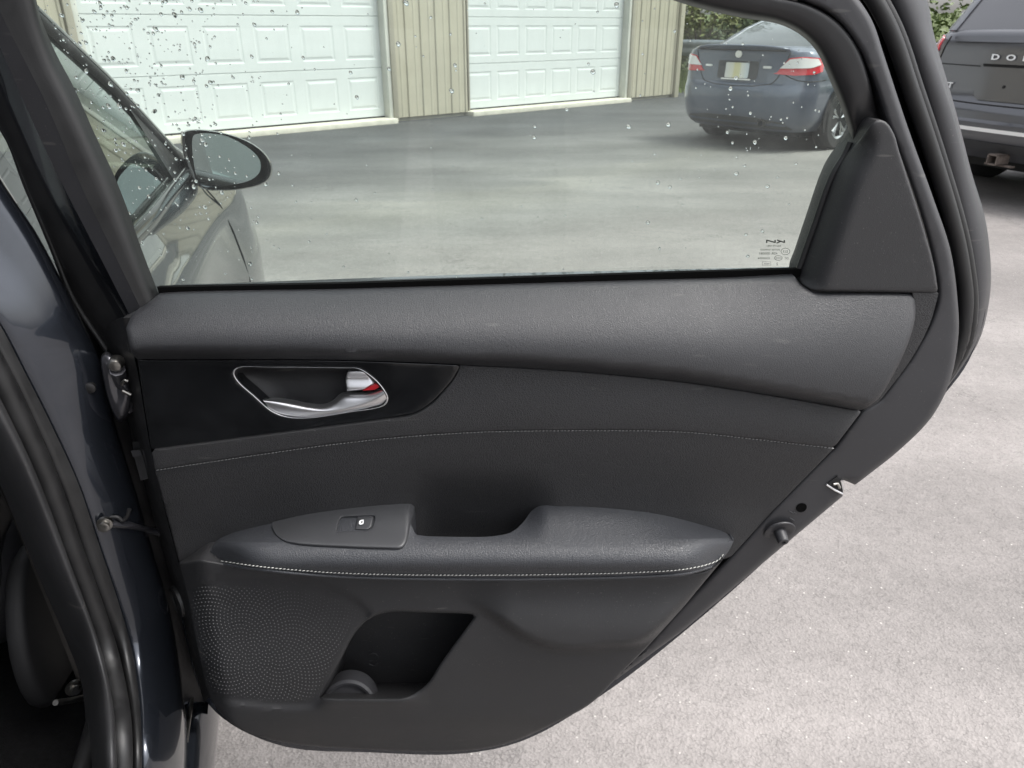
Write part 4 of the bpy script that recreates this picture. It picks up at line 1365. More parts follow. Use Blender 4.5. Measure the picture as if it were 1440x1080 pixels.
# bottle holder ring standing in the pocket
def disc_ring():
    V = []; F = []
    c = np.array(at(492, 989, D - .028))
    n = 40
    prof = [(.030, 0.0), (.030, -.004), (.0275, -.006), (.0245, -.005), (.0235, -.001), (.020, -.0005), (.0, -.0005)]
    prof = [(.034, .012)] + [(r * 1.13, d) for r, d in prof]
    for r, d in prof:
        for k in range(n):
            a = math.pi * (-.06 + 1.12 * k / (n - 1))
            V.append((c[0] + r * math.cos(a), c[1] + d + .35 * (r * math.sin(a)), c[2] + r * .94 * math.sin(a)))
    for j in range(len(prof) - 1):
        for k in range(n - 1):
            F.append((j * n + k, j * n + (k + 1) % n, (j + 1) * n + (k + 1) % n, (j + 1) * n + k))
    return mk('bottle_holder', V, F, M['edge'], door, True, sharp=40)
disc_ring()
# moulded mark on the pocket wall
tube('pocket_mark', [at(u, v, D + .027) for u, v in ((519, 921), (524, 919), (530, 921), (531, 926), (526, 929), (520, 930))], .0009, M['plastic'], door)
tube('pocket_mark', [at(u, v, D + .027) for u, v in ((519, 934), (525, 936), (531, 933))], .0009, M['plastic'], door)

# speaker grille: raised pips on a sunflower spiral
def pips():
    V = []; F = []
    cu, cv = 366, 912
    reg = smooth([(271, 826), (330, 824), (420, 828), (470, 838), (520, 858), (500, 878), (472, 926), (447, 974), (436, 984), (400, 988), (354, 983), (297, 971), (285, 920)], 3, True)
    c = 2.8
    ga_ = math.pi * (3 - math.sqrt(5))
    n = np.arange(1, 6200)
    r = c * np.sqrt(n)
    P = np.stack([cu + r * np.cos(n * ga_), cv + r * np.sin(n * ga_)], 1)
    P = P[inside(reg, P)]
    e = dist(reg, P)
    dd = low_depth(P)
    fade = 1 - .75 * sstep(P[:, 0] * .62 - P[:, 1], -640, -520)
    for (u, v), d, k, f in zip(P, dd, e, fade):
        rr = .00095 * min(1, .35 + k / 10) * f
        c0 = np.array(at(u, v, D + d - .0001))
        b = len(V)
        for j in range(6):
            a = j * math.pi / 3
            V.append((c0[0] + rr * math.cos(a), c0[1], c0[2] + rr * math.sin(a)))
        for j in range(6):
            a = j * math.pi / 3
            V.append((c0[0] + rr * .55 * math.cos(a), c0[1] - rr * .75, c0[2] + rr * .55 * math.sin(a)))
        F += [(b + j, b + 6 + j, b + 6 + (j + 1) % 6, b + (j + 1) % 6) for j in range(6)]
        F.append(tuple(b + 6 + j for j in reversed(range(6))))
    return mk('speaker_grille', V, F, M['pip'], door, True, kind='stuff')
M['pip'] = pmat('grille_pip_plastic', (.064, .064, .065), .42)
pips()

# ------------------------------------------------------------------ flat edge trim running up the rear of the door
edge_o = smooth([(-85, -300), (20, -335), (200, -322), (450, -262), (700, -185), (850, -133), (960, -96), (1080, -66), (1145, -48), (1190, -20), (1208, 0), (1227, 30), (1243, 77), (1277, 180), (1313, 280), (1337, 353), (1347, 427), (1348, 470), (1337, 533), (1310, 587), (1260, 637), (1222, 667)], 5) + [(1203, 682), (1184, 674), (1187, 696), (1087, 780), (960, 887), (873, 951), (864, 958)]
edge_i = [(870, 945), (905, 910), (960, 850), (1027, 780), (1085, 716), (1143, 656), (1173, 627), (1211, 575), (1237, 560)] + smooth([(1278, 505), (1305, 456), (1317, 418), (1314, 380), (1293, 300), (1263, 213), (1246, 172), (1236, 140), (1224, 105), (1204, 62), (1170, 22), (1125, 0), (1080, -12), (1000, -33), (925, -57), (850, -85), (700, -140), (450, -219), (200, -280), (20, -294), (-62, -268)], 4)
relief('door_edge_trim', edge_o + edge_i, lambda p: .010 - .006 * sstep(p[:, 1], 380, 620), M['edge'], door, step=9, thick=.056, rnd=(9, .008))
# rubber buffer, plug hole, moulded mark, latch mouth
def lathe_at(name, c, prof, mat, axis=(0, -1, 0), n=20):
    ax = Vector(axis).normalized()
    q = Vector((0, 0, 1)).rotation_difference(ax)
    V = []; F = []
    for r, d in prof:
        for k in range(n):
            a = 2 * math.pi * k / n
            p = q @ Vector((r * math.cos(a), r * math.sin(a), d))
            V.append((c[0] + p.x, c[1] + p.y, c[2] + p.z))
    for j in range(len(prof) - 1):
        for k in range(n):
            F.append((j * n + k, j * n + (k + 1) % n, (j + 1) * n + (k + 1) % n, (j + 1) * n + k))
    F.append(tuple((len(prof) - 1) * n + k for k in range(n)))
    return mk(name, V, F, mat, door, True, sharp=45)
lathe_at('rubber_buffer', at(1096, 747, D + .004), [(.0185, 0), (.018, .0015), (.0135, .0025), (.0105, .0008), (.0072, .001), (.0064, .014), (.0055, .0155), (.0025, .0158), (.0022, .0135)], M['edge'], (.08, -1, -.35))
lathe_at('plug_hole', at(1127, 714, D + .0035), [(.0062, 0), (.0058, .0005), (.0055, .0004), (.0054, .0003), (.001, .0003)], M['void'])  # filled black disc, its colour stands in for the shade inside the hole
for a, b in (((1109, 718), (1116, 722)), ((1110, 728), (1117, 732)), ((1116, 720), (1120, 722))):
    tube('moulded_mark', [at(*a, D + .0035), at(*b, D + .0035)], .0005, M['switch'], door, sm=1)
V = []; F = []
lp = [at(u, v, D + .012) for u, v in ((1165, 680), (1178, 671), (1184, 676), (1187, 693))]
tube('latch_rim', [at(u, v, D + .003) for u, v in ((1162, 681), (1174, 689), (1185, 694.5), (1186, 688), (1183, 675))], .0014, M['chrome'], door, sm=1)
tube('latch_rim', [at(u, v, D + .008) for u, v in ((1166, 681), (1176, 686), (1182, 688))], .001, M['steel'], door, sm=1)
relief('latch_mouth', [(1163, 681), (1178, 670), (1184, 675), (1186, 693)], lambda p: .0022 + 0 * p[:, 0], M['black'], door, step=6, thick=.004)
tube('latch_claw', [at(u, v, D + .001) for u, v in ((1172, 681), (1178, 680), (1181, 686))], .0016, M['steel'], door, sm=1)

# ------------------------------------------------------------------ window frame
gedge = [(224, 412), (203, 361), (167, 262), (133, 188), (103, 121), (80, 78), (57, 24), (48, -12), (20, -90), (-20, -200), (-10, -236), (40, -245), (200, -228), (450, -170), (700, -92), (850, -38), (925, -8), (960, 5), (1043, 25), (1093, 33), (1123, 47), (1147, 70), (1167, 113), (1187, 163), (1196, 195), (1192, 212), (1173, 243), (1147, 315), (1130, 362), (1124, 379)]
gp0 = np.array([tuple(q) for q in smooth(gedge[:-1], 3)])
tt = np.gradient(gp0, axis=0); tt /= np.linalg.norm(tt, axis=1)[:, None]
gp1 = gp0 + np.stack([tt[:, 1], -tt[:, 0]], 1) * 5.0
gp = [tuple(q) for q in gp1] + [(1122, 397), (960, 399), (480, 413)]
def gl_depth(p):
    return .037 + 0 * p[:, 0]
glass = relief('door_window', gp, gl_depth, M['glass'], door, step=30, thick=.0035)
GY = D + .037 + .0036
# garnish over the upper and rear frame
garn_in = smooth([(925, -8), (960, 5), (1043, 25), (1093, 33), (1123, 47), (1147, 70), (1167, 113), (1187, 163), (1196, 195), (1192, 213), (1186, 228)], 4)
garn_out = smooth([(1243, 215), (1240, 196), (1236, 172), (1226, 130), (1206, 68), (1176, 30), (1133, 6), (1087, -4), (1000, -28), (925, -52)], 4)
gi_all = smooth([(-20, -200), (-10, -236), (40, -245), (200, -228), (450, -170), (700, -92), (850, -38), (925, -8)], 4)[:-1] + garn_in
go_all = garn_out[:-1] + smooth([(925, -52), (850, -80), (700, -135), (450, -214), (200, -275), (20, -290), (-60, -262), (-70, -210)], 4)
gi = resample(list(gi_all) + [(1180, 246), (1176, 262)], 120)
go = resample(list(reversed(go_all)), 120)
gb_ = resample([tuple(q) for q in list(reversed(go_all))], 120)
rows = []
for t, dd in ((0, .036), (.05, .028), (.16, .018), (.4, .0135), (.75, .012), (1.0, .013), (1.0, .03)):
    rows.append([at(*(gi[i] * (1 - t) + go[i] * t), D + dd + .012 * float(sstep(gi[i][1], 165, 215))) for i in range(120)])
loft('window_frame_garnish', rows, M['garnish'], door, n=120, sub=3)
# sail panel behind the glass
sail = smooth([(1222, 179), (1230, 170), (1237, 168), (1248, 173), (1259, 192)], 3) + smooth([(1264, 212), (1294, 305), (1313, 372), (1319, 408)], 4) + [(1317, 412), (1146, 409.5)] + smooth([(1140, 408), (1127, 399), (1123, 386), (1132, 360), (1148, 313), (1174, 241), (1190, 216), (1206, 200), (1222, 179)], 4)[:-1]
sl = np.array(smooth([(1123, 386), (1132, 360), (1148, 313), (1174, 241), (1188, 212), (1192, 200)], 5))
def sail_depth(p):
    d = dist(sl, p, False)
    return .030 - .034 * np.sin(np.clip(d / 48, 0, 1) * math.pi / 2)
relief('sail_panel', sail, sail_depth, M['plastic'], door, step=7, thick=.03, rnd=(4, .003))
# glass run beside the sail, belt weatherstrip
tube('glass_run_seal', [at(u, v, D + .030) for u, v in ((1196, 200), (1188, 218), (1171, 246), (1145, 318), (1128, 366), (1120, 388))], .0032, M['rubber'], door)
relief('belt_weatherstrip_flock', [(221, 404), (480, 399), (960, 383), (1127, 378), (1124, 392), (960, 396), (480, 410), (224, 416)], lambda p: .026 + 0 * p[:, 0], M['void'], door, step=10, thick=.006)
tube('belt_seal_lip', [at(u, v, D + .031) for u, v in ((221, 403.5), (480, 398.5), (960, 382.5), (1126, 377.5))], .0011, M['rubber'], door)

# seals and outer frame behind the edge trim
ch0 = [(-60, -285), (200, -300), (450, -240), (700, -163), (850, -112), (980, -75), (1080, -50), (1150, -35), (1195, -5), (1226, 60), (1260, 180), (1300, 290), (1325, 360), (1335, 430), (1333, 480), (1318, 540)]
ch1 = [(-90, -345), (200, -380), (450, -320), (700, -242), (850, -190), (1000, -152), (1130, -120), (1210, -78), (1258, -10), (1285, 55), (1320, 172), (1352, 300), (1368, 385), (1371, 440), (1359, 500), (1324, 560)]
loft('seal_channel', [[at(u, v, D + .058) for u, v in smooth(ch0, 5)], [at(u, v, D + .058) for u, v in smooth(ch1, 5)]], M['void'], door, n=90)
sp1 = [(-85, -310), (200, -345), (450, -285), (700, -208), (850, -156), (980, -120), (1110, -95), (1180, -65), (1223, -10), (1252, 43), (1281, 127), (1308, 207), (1341, 317), (1353, 375), (1358, 430), (1349, 488), (1312, 556)]
tube('door_seal', [at(u, v, D + .044) for u, v in sp1], .0075, M['rubber'], door, seg=10)
tube('door_seal', [at(u + 9 * (v < 520), v - 2, D + .048) for u, v in sp1], .006, M['rubber'], door, seg=10)
L0 = [(-90, -330), (200, -362), (450, -303), (700, -226), (850, -174), (990, -138), (1120, -108), (1195, -72), (1240, -10), (1270, 63), (1307, 180), (1343, 317), (1358, 390), (1361, 440), (1349, 500), (1308, 572)]
L1 = [(-92, -342), (200, -376), (450, -316), (700, -239), (850, -187), (1000, -150), (1130, -121), (1212, -80), (1258, -10), (1285, 55), (1320, 172), (1352, 300), (1368, 385), (1371, 440), (1357, 500), (1309, 573)]
L2 = [(-95, -362), (200, -398), (450, -338), (700, -261), (850, -209), (1010, -172), (1145, -140), (1232, -88), (1281, -8), (1304, 62), (1338, 160), (1362, 262), (1379, 345), (1383, 400), (1379, 443), (1366, 490), (1310, 575)]
L3 = [(-95, -372), (200, -408), (450, -348), (700, -271), (850, -219), (1015, -182), (1155, -149), (1245, -95), (1297, -8), (1310, 50), (1340, 152), (1364, 245), (1383, 312), (1391, 392), (1386, 440), (1373, 484), (1311, 577)]
def pl(pts, dd): return [at(u, v, D + dd) for u, v in smooth(pts, 5)]
loft('outer_frame', [pl(L0, .060), pl(L1, .050), pl(L2, .052), pl(L3, .066), pl(L3, .090), pl(L0, .095)], M['edge'], door, n=110, sub=2, closed=True, sharp=60)

# front upright of the frame
ext = lambda pts: pts
f0 = [(-20, -200), (20, -90), (48, -12), (57, 24), (80, 78), (103, 121), (133, 188), (167, 262), (203, 361), (226, 420)]
f1 = [(-40, -200), (6, -90), (38, -12), (50, 34), (70, 90), (95, 142), (127, 212), (160, 290), (192, 370), (216, 430)]
f2 = [(-90, -190), (-40, -80), (-5, 5), (13, 43), (67, 150), (112, 257), (161, 358), (197, 432)]
f3 = [(-105, -190), (-55, -75), (-20, 20), (0, 66), (50, 180), (80, 244), (141, 362), (182, 442)]
f4 = [(-125, -190), (-75, -75), (-40, 40), (-20, 84), (30, 192), (62, 262), (122, 372), (172, 458)]
f5 = [(-150, -180), (-100, -60), (-60, 60), (-40, 102), (12, 200), (46, 278), (100, 388), (160, 480)]
f6 = [(-170, -170), (-120, -50), (-80, 66), (-60, 116), (5, 182), (38, 261), (74, 347), (102, 418), (150, 492)]
loft('window_frame', [pl(f0, .034), pl(f1, .016), pl(f2, .010)], M['rubber'], door, n=50, sub=4)
loft('frame_strip', [pl(f2, .0102), pl(f3, .014)], M['edge'], door, n=50)
loft('frame_groove', [pl(f3, .0142), pl(f4, .045)], M['paint'], door, n=50)
loft('frame_flange', [pl(f4, .0452), pl(f5, .050), pl(f6, .062)], M['rubber'], door, n=50, sub=3)
tube('frame_seal', [at(u, v, D + .060) for u, v in f6], .0035, M['rubber'], door)
# inner front edge of the shell below the frame: dark return seen beside the trim
e0 = [(172, 446), (190, 506), (212, 632), (233, 722), (252, 794), (264, 836), (281, 920), (295, 980)]
e1 = [(158, 452), (178, 520), (203, 640), (226, 730), (246, 800), (258, 840), (274, 920), (290, 985)]
e2 = [(140, 470), (165, 540), (195, 650), (219, 740), (238, 806), (252, 850), (270, 930), (288, 990)]
loft('shell_front_edge', [pl(e0, .0), pl(e1, .02), pl(e2, .066)], M['rubber'], door, n=50, sub=2)
relief('trim_pad_end_cap', [(173, 447), (196, 446), (187, 494), (181, 496)], lambda p: .004 + 0 * p[:, 0], M['black'], door, step=8, thick=.02)

# ------------------------------------------------------------------ inner handle
BO = np.array(BEZ)
V = []; F = []
cenb = np.array((440, 545))
loops = []
for k, (f, d) in enumerate(((1.0, -.0098), (.99, -.0108), (.978, -.0098))):
    loops.append([at(*(cenb + (q - cenb) * f), D + d) for q in BO])
n = len(BO)
for lp in loops: V += lp
for j in range(2):
    F += [(j * n + i, j * n + (i + 1) % n, (j + 1) * n + (i + 1) % n, (j + 1) * n + i) for i in range(n)]
mk('handle_bezel', V, F, M['chrome'], door)
V = []; F = []
loops = []
for f, d in ((.972, -.0095), (.93, .004), (.86, .014), (.7, .020), (.4, .023), (.1, .023)):
    loops.append([at(*(cenb + (q - cenb) * f), D + d) for q in BO])
for lp in loops: V += lp
for j in range(len(loops) - 1):
    F += [(j * n + i, j * n + (i + 1) % n, (j + 1) * n + (i + 1) % n, (j + 1) * n + i) for i in range(n)]
F.append(tuple((len(loops) - 1) * n + i for i in range(n)))
mk('handle_bowl', V, F, M['plastic'], door)
LT = [(369, 562), (386, 559.5), (411, 562), (433, 566.5), (454, 568), (468, 563), (479, 553), (490, 551), (512, 551), (527, 549), (536, 545)]
LM = [(370, 563), (388, 566), (411, 571), (433, 575), (454, 577), (475, 575), (495, 570), (515, 564), (532, 556), (540, 551)]
LB = [(378, 574), (390, 582), (406, 586), (425, 588), (445, 587), (470, 583.5), (495, 579), (520, 574), (538, 569), (545, 562)]
lt, lm, lb = [resample(smooth(q, 5), 40) for q in (LT, LM, LB)]
rows = []
for t, dd in ((0, .004), (.25, -.004), (.55, -.0085), (1.0, -.012)):
    rows.append([at(*(lt[i] * (1 - t) + lm[i] * t), D + dd) for i in range(40)])
for t, dd in ((.25, -.0125), (.6, -.0115), (.9, -.0095), (1.0, -.006)):
    rows.append([at(*(lm[i] * (1 - t) + lb[i] * t), D + dd) for i in range(40)])
loft('handle_lever', rows, M['chrome'], door, n=40, sub=2)
relief('lock_tab', smooth([(488, 550), (486, 534), (488, 525), (491, 522)], 3) + smooth([(507, 521.5), (514, 524), (521, 531), (528, 539)], 3) + [(512, 548)], lambda p: -.006 + .006 * sstep(p[:, 1], 524, 531) - .004 * sstep(p[:, 1], 531, 548), M['chrome'], door, step=3, thick=.02, rnd=(3, .002))
relief('red_lock_mark', [(510, 549.5), (528, 539.5), (537, 542.5), (527, 548)], lambda p: -.004 + 0 * p[:, 0], M['red'], door, step=4, thick=.004)

# ------------------------------------------------------------------ rain drops on the outer face of the glass
def drops():
    r = random.Random(17)
    V = []; F = []
    gpoly = np.array(gp)
    def add(u, v, rad, el, tilt):
        c = np.array(at(u, v, GY))
        seg = 10
        b = len(V)
        V.append((c[0], c[1] + rad * .62, c[2] - rad * .1))
        for (k, hh) in ((.45, .52), (.8, .30), (1.0, 0.0)):
            for j in range(seg):
                a = 2 * math.pi * j / seg
                x = rad * k * math.cos(a) * (1 + .12 * math.sin(3 * a + u))
                z = rad * k * el * math.sin(a) * (1 + .1 * math.sin(2 * a + v))
                V.append((c[0] + x + tilt * z, c[1] + rad * hh, c[2] + z))
        for j in range(seg):
            k = (j + 1) % seg
            F.append((b, b + 1 + k, b + 1 + j))
            for q in range(2):
                F.append((b + 1 + q * seg + j, b + 1 + q * seg + k, b + 1 + (q + 1) * seg + k, b + 1 + (q + 1) * seg + j))
        F.append(tuple(b + 1 + 2 * seg + j for j in range(seg)))
    cnt = 0
    while cnt < 1300:
        u, v = r.uniform(-20, 1190), r.uniform(-240, 400)
        dens = .07 + .95 * math.exp(-((u - 190) / 150) ** 2) * math.exp(-max(0, v - 120) ** 2 / 220 ** 2)
        dens += .9 * math.exp(-((u - (95 + .62 * v)) / 45) ** 2) * (1 if 40 < v < 330 else .3)
        dens += .25 * math.exp(-((u - 1060) / 90) ** 2) * math.exp(-((v - 120) / 120) ** 2)
        if 420 < u < 900: dens *= .55
        if r.random() > dens: continue
        q = np.array([[u, v]])
        if not inside(gpoly, q)[0] or dist(gpoly, q)[0] < 4: continue
        rad = min(.0023, .0005 + r.expovariate(1 / .0005))
        if u > 420 and r.random() < .5: rad *= .75
        add(u, v, rad, r.uniform(.8, 1.25), r.uniform(-.3, .1))
        cnt += 1
    for u, v, s in ((571, 4, .0035), (560, 62, .0030), (547, 97, .0026), (640, 92, .0026), (635, 128, .0032), (834, 101, .0034), (884, 178, .0034), (940, 175, .003), (751, 193, .0028), (752, 178, .0022), (797, 154, .0026), (925, 257, .0028), (942, 263, .0025), (911, 313, .0028), (1105, 194, .0028), (501, 281, .0022), (502, 137, .0026), (493, 102, .0024), (1150, 30, .001)):
        add(u, v, s * .72, 1.05, -.2)
    o = mk('rain_drops', V, F, M['water'], door, True, kind='stuff')
    o['label'] = 'rain drops scattered over the outside of the window'
drops()

# etched maker's mark on the glass, read from behind
def etch():
    V = []; F = []
    def put(string, cu, cv, sz, st=1.0, sk=0.0):
        tv, tf = text_geo(string)
        b = len(V)
        for x, y, z in tv:
            V.append(at(cu - x * sz * st, cv - y * sz, GY - .0042))
        F.extend(tuple(b + i for i in f) for f in tf)
    def stroke(pts, w):
        for (a, b2), (c, d) in zip(pts[:-1], pts[1:]):
            dx, dy = c - a, d - b2
            L = math.hypot(dx, dy); nx, ny = -dy / L * w / 2, dx / L * w / 2
            b = len(V)
            for q in ((a + nx, b2 + ny), (c + nx, d + ny), (c - nx, d - ny), (a - nx, b2 - ny)):
                V.append(at(*q, GY - .0042))
            F.append((b, b + 1, b + 2, b + 3))
    # angular wordmark, mirrored
    stroke([(1103, 341.5), (1103, 337.5)], 2.0)
    stroke([(1103, 341), (1092.5, 337.5)], 1.6)
    stroke([(1099, 338.8), (1092, 342)], 1.6)
    stroke([(1090, 341.5), (1090, 337.5)], 2.0)
    stroke([(1090, 341), (1078.5, 337.8)], 1.7)
    stroke([(1078.2, 341.5), (1078.2, 337.2)], 2.0)
    put('AS2 M-10B1', 1088, 347, 3.6, 1.15)
    put('DOT105 TEMPERED', 1083, 352.3, 3.2, 1.0)
    put('43R-000081', 1080, 358, 4.6, 1.15)
    put('E13', 1104.5, 355.3, 4.6)
    circ = [(1104.5 + 6.2 * math.cos(k * .2618), 353.6 + 4.6 * math.sin(k * .2618)) for k in range(25)]
    stroke(circ, .55)
    put('E000004', 1074, 364.5, 4.0, 1.2)
    put('CCC', 1094.5, 364.3, 4.2)
    stroke([(1094.5 + 5.5 * math.cos(k * .2618), 362.8 + 3.4 * math.sin(k * .2618)) for k in range(25)], .5)
    put('DC', 1106, 364.5, 4.4, .9)
    put('MARK', 1078, 372, 3.2)
    stroke([(1072, 368.2), (1084, 368.2), (1084, 373), (1072, 373), (1072, 368.2)], .4)
    put('2', 1093, 372.8, 5)
    mk('etched_marking', V, F, M['etch'], door, False)
etch()

# ------------------------------------------------------------------ hinge gear between pillar and door
tube('check_strap', [atA(u, v, a) for u, v, a in ((150, 735, -.075), (182, 739, -.06), (205, 745, -.03), (242, 752, -.01))], .0075, M['hinge'], car, sm=2, flat=.6)
def lathe_car(name, c, prof, mat, axis, n=16):
    o = lathe_at(name, c, prof, mat, axis, n)
    o.parent = car
    o.matrix_parent_inverse = ROOTW[car.name].inverted()
    return o
lathe_car('strap_bolt', atA(148, 735, -.082), [(.0085, 0), (.0085, .004), (.006, .0045), (.006, .010), (.0045, .0105), (.002, .0105)], M['steel'], tuple(-FW))
tube('strap_bracket', [atA(u, v, -.072) for u, v in ((152, 728), (165, 727), (172, 732), (178, 727), (182, 716))], .0022, M['rubber'], car)
# upper hinge
hg = [(142, 500), (150, 494), (160, 500), (166, 515), (176, 532), (184, 548), (186, 566), (178, 588), (168, 594), (158, 580), (150, 556), (144, 528)]
def hinge():
    P = smooth(hg, 3, True)
    c = np.mean(np.array(hg), 0)
    V = []; F = []
    lo = []
    for f, a in ((1.0, -.035), (.96, -.058), (.82, -.068), (.5, -.070), (.15, -.066)):
        lo.append([atA(*(c + (q - c) * f), a) for q in P])
    n = len(P)
    for l in lo: V.extend(l)
    for j in range(len(lo) - 1):
        F.extend((j * n + i, j * n + (i + 1) % n, (j + 1) * n + (i + 1) % n, (j + 1) * n + i) for i in range(n))
    F.append(tuple((len(lo) - 1) * n + i for i in range(n)))
    h = mk('door_hinge', V, F, M['hinge'], car)
    V = []; F = []
    return h
hinge()
lathe_car('hinge_bolt', atA(163, 512, -.074), [(.0075, -.008), (.0075, .003), (.0055, .006), (.002, .0065)], M['steel'], tuple(-FW))
tube('hinge_knuckle', [atA(165, 520, -.075), atA(172, 540, -.06), atA(180, 575, -.05)], .008, M['hinge'], car)
tube('hinge_pin', [atA(172, 549, -.075), atA(184, 555, -.075)], .0022, M['steel'], car, sm=1)
tube('hinge_clip', [atA(171, 541, -.078), atA(175, 535, -.08), atA(180, 536, -.08)], .0018, M['steel'], car)
# wiring connector and corrugated boot
def qbox(name, pts, y0, y1, mat):
    a = [at(u, v, y0) for u, v in pts]; b = [at(u, v, y1) for u, v in pts]
    n = len(pts)
    return mk(name, a + b, [tuple(range(n))] + [(i, (i + 1) % n, n + (i + 1) % n, n + i) for i in range(n)] + [tuple(reversed(range(n, 2 * n)))], mat, car, False)
qbox('wiring_connector', [(186, 633), (198, 632), (212, 672), (198, 676)], D + .03, D + .06, M['plastic'])
qbox('connector_cap', [(184, 634), (197, 633), (199, 641), (187, 643)], D + .022, D + .03, M['edge'])
qbox('connector_collar', [(200, 632), (206, 636), (217, 672), (212, 676)], D + .02, D + .06, M['edge'])
qbox('connector_top', [(186, 621), (206, 621), (208, 632), (188, 633)], D + .035, D + .06, M['rubber'])
V = []; F = []
for k in range(9):
    p = np.array(at(217 + k * 1.9, 684 + k * 6.2, D + .045))
    for j in range(2):
        pass
    tube_geo([p + np.array((0, 0, .0016)), p - np.array((0, 0, .0016))], [.0062, .0062], 10, V, F)
    tube_geo([p - np.array((0, 0, .0016)), p - np.array((0, 0, .0044))], [.0048, .0048], 10, V, F)
mk('wiring_boot', V, F, M['plastic'], car)
lathe_car('door_grommet', at(252, 845, D + .05), [(.022, 0), (.021, .004), (.016, .006), (.014, .003), (.004, .003)], M['rubber'], (-.75, -.65, 0))

# ------------------------------------------------------------------ body pillar between the doors
J0 = [(-420, -420), (-260, -160), (-130, 70), (-60, 165), (0, 262), (45, 330), (85, 402), (110, 452), (137, 505), (160, 600), (192, 700), (209, 763), (231, 833), (245, 900), (258, 987), (262, 1030), (264, 1100), (266, 1180)]
J1 = [(-440, -300), (-280, -30), (-150, 190), (-60, 306), (0, 378), (33, 414), (73, 474), (108, 545), (138, 620), (170, 710), (190, 775), (212, 845), (226, 905), (240, 985), (244, 1030), (247, 1100), (248, 1180)]
J2 = [(-450, -250), (-300, 30), (-170, 240), (-60, 372), (0, 457), (33, 520), (67, 587), (110, 680), (140, 768), (166, 845), (186, 915), (196, 985), (199, 1030), (200, 1100), (200, 1180)]
def QS(v): return .15 * float(sstep(np.array(v), 885, 1095))
def plA(pts, f): return [atA(u, v, f(v) if callable(f) else f) for u, v in smooth(pts, 5)]
fa = lambda base: (lambda v: base - .05 * float(sstep(np.array(v), 900, 1090)))
fJ0 = lambda v: -.045 - QS(v)
J01 = [tuple((np.array(a) + np.array(b)) / 2) for a, b in zip(resample(J0, 18), resample(J1, 18))]
loft('body_pillar', [plA(J0, lambda v: .0), plA(J0, lambda v: -.040 - .5 * QS(v)), plA(J1, lambda v: -.062 - .8 * QS(v)), plA(J2, lambda v: -.085 - QS(v)), plA(J2, lambda v: -.06)], M['paint'], car, n=90, sub=3)
K0 = [(u + 1, v) for u, v in J2]
sealc = [(-330, 70), (-200, 280), (-90, 400), (-20, 458), (10, 510), (44, 580), (85, 672), (117, 762), (146, 842), (170, 915), (184, 985), (188, 1035), (189, 1100), (189, 1180)]
loft('pillar_flange', [plA(J2, lambda v: -.088 - QS(v)), plA(sealc, lambda v: -.098 - QS(v)), plA([(u - 14, v + 6) for u, v in sealc], -.085)], M['rubber'], car, n=80, sub=2)
s2 = [(u - 17, v + 6) for u, v in sealc]
tube('opening_seal', [atA(u, v, -.105 - QS(v)) for u, v in s2], .0105, M['seal'] if 'seal' in M else M['rubber'], car, seg=12)
s3 = [(-380, 130), (-240, 330), (-130, 470), (-60, 540), (-20, 590), (15, 650), (50, 730), (84, 812), (118, 890), (140, 950), (146, 1000), (148, 1060), (148, 1180)]
s3b = [(u - 26, v + 8) for u, v in s3]
loft('pillar_trim', [plA([(u - 6, v + 4) for u, v in s2], lambda v: -.10 - QS(v)), plA([((a[0] + b[0]) / 2, (a[1] + b[1]) / 2) for a, b in zip(resample(s2, 14), resample(s3, 14))], lambda v: -.128 - QS(v)), plA(s3, lambda v: -.122 - QS(v)), plA(s3b, -.06)], M['pad2'] if 'pad2' in M else M['plastic'], car, n=80, sub=4)

# sealer bead and plugs on the pillar
for u, v in ((126, 546),):
    lathe_car('pillar_plug', atA(u, v, -.055), [(.006, -.004), (.006, .001), (.004, .002), (.001, .002)], M['rubber'], tuple(-FW))
# inner face of the pillar behind the hinges, its shade put into the colour
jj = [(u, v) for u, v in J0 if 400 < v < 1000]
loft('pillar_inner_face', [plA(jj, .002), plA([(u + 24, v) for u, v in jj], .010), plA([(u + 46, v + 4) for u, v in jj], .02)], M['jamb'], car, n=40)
# ------------------------------------------------------------------ front door side seen through the glass
def body_s(a, z):
    s = .02 - .10 * np.clip((z - .72) / .3, 0, 1) ** 2 - .05 * np.clip((.5 - z) / .3, 0, 1) ** 2
    s = s + .012 * np.exp(-((z - .80) / .03) ** 2)
    fl = np.exp(-((a - 1.33) / .38) ** 2)
    s = s + .055 * fl * np.clip((.82 - z) / .2, 0, 1) * np.clip((z - .15) / .3, 0, 1)
    s = s - .10 * np.clip(a - 1.5, 0, 1) ** 1.5 - .05 * np.clip((a - .4) / 1.2, 0, 1) * np.clip((z - .75) / .2, 0, 1)
    return s
def beltz(a): return .935 - .035 * np.clip(a / 1.0, 0, 2)
rows = []
for z in np.linspace(0, 1, 26):
    row = []
    for a in np.linspace(.0, 2.15, 60):
        zt = beltz(a) if a < 1.0 else beltz(1.0) - .16 * (a - 1.0)
        zz = .24 + (zt - .24) * z
        row.append(carp(a, float(body_s(a, zz)), zz))
    rows.append(row)
loft('front_door_and_wing', rows, M['paint'], car, n=60)
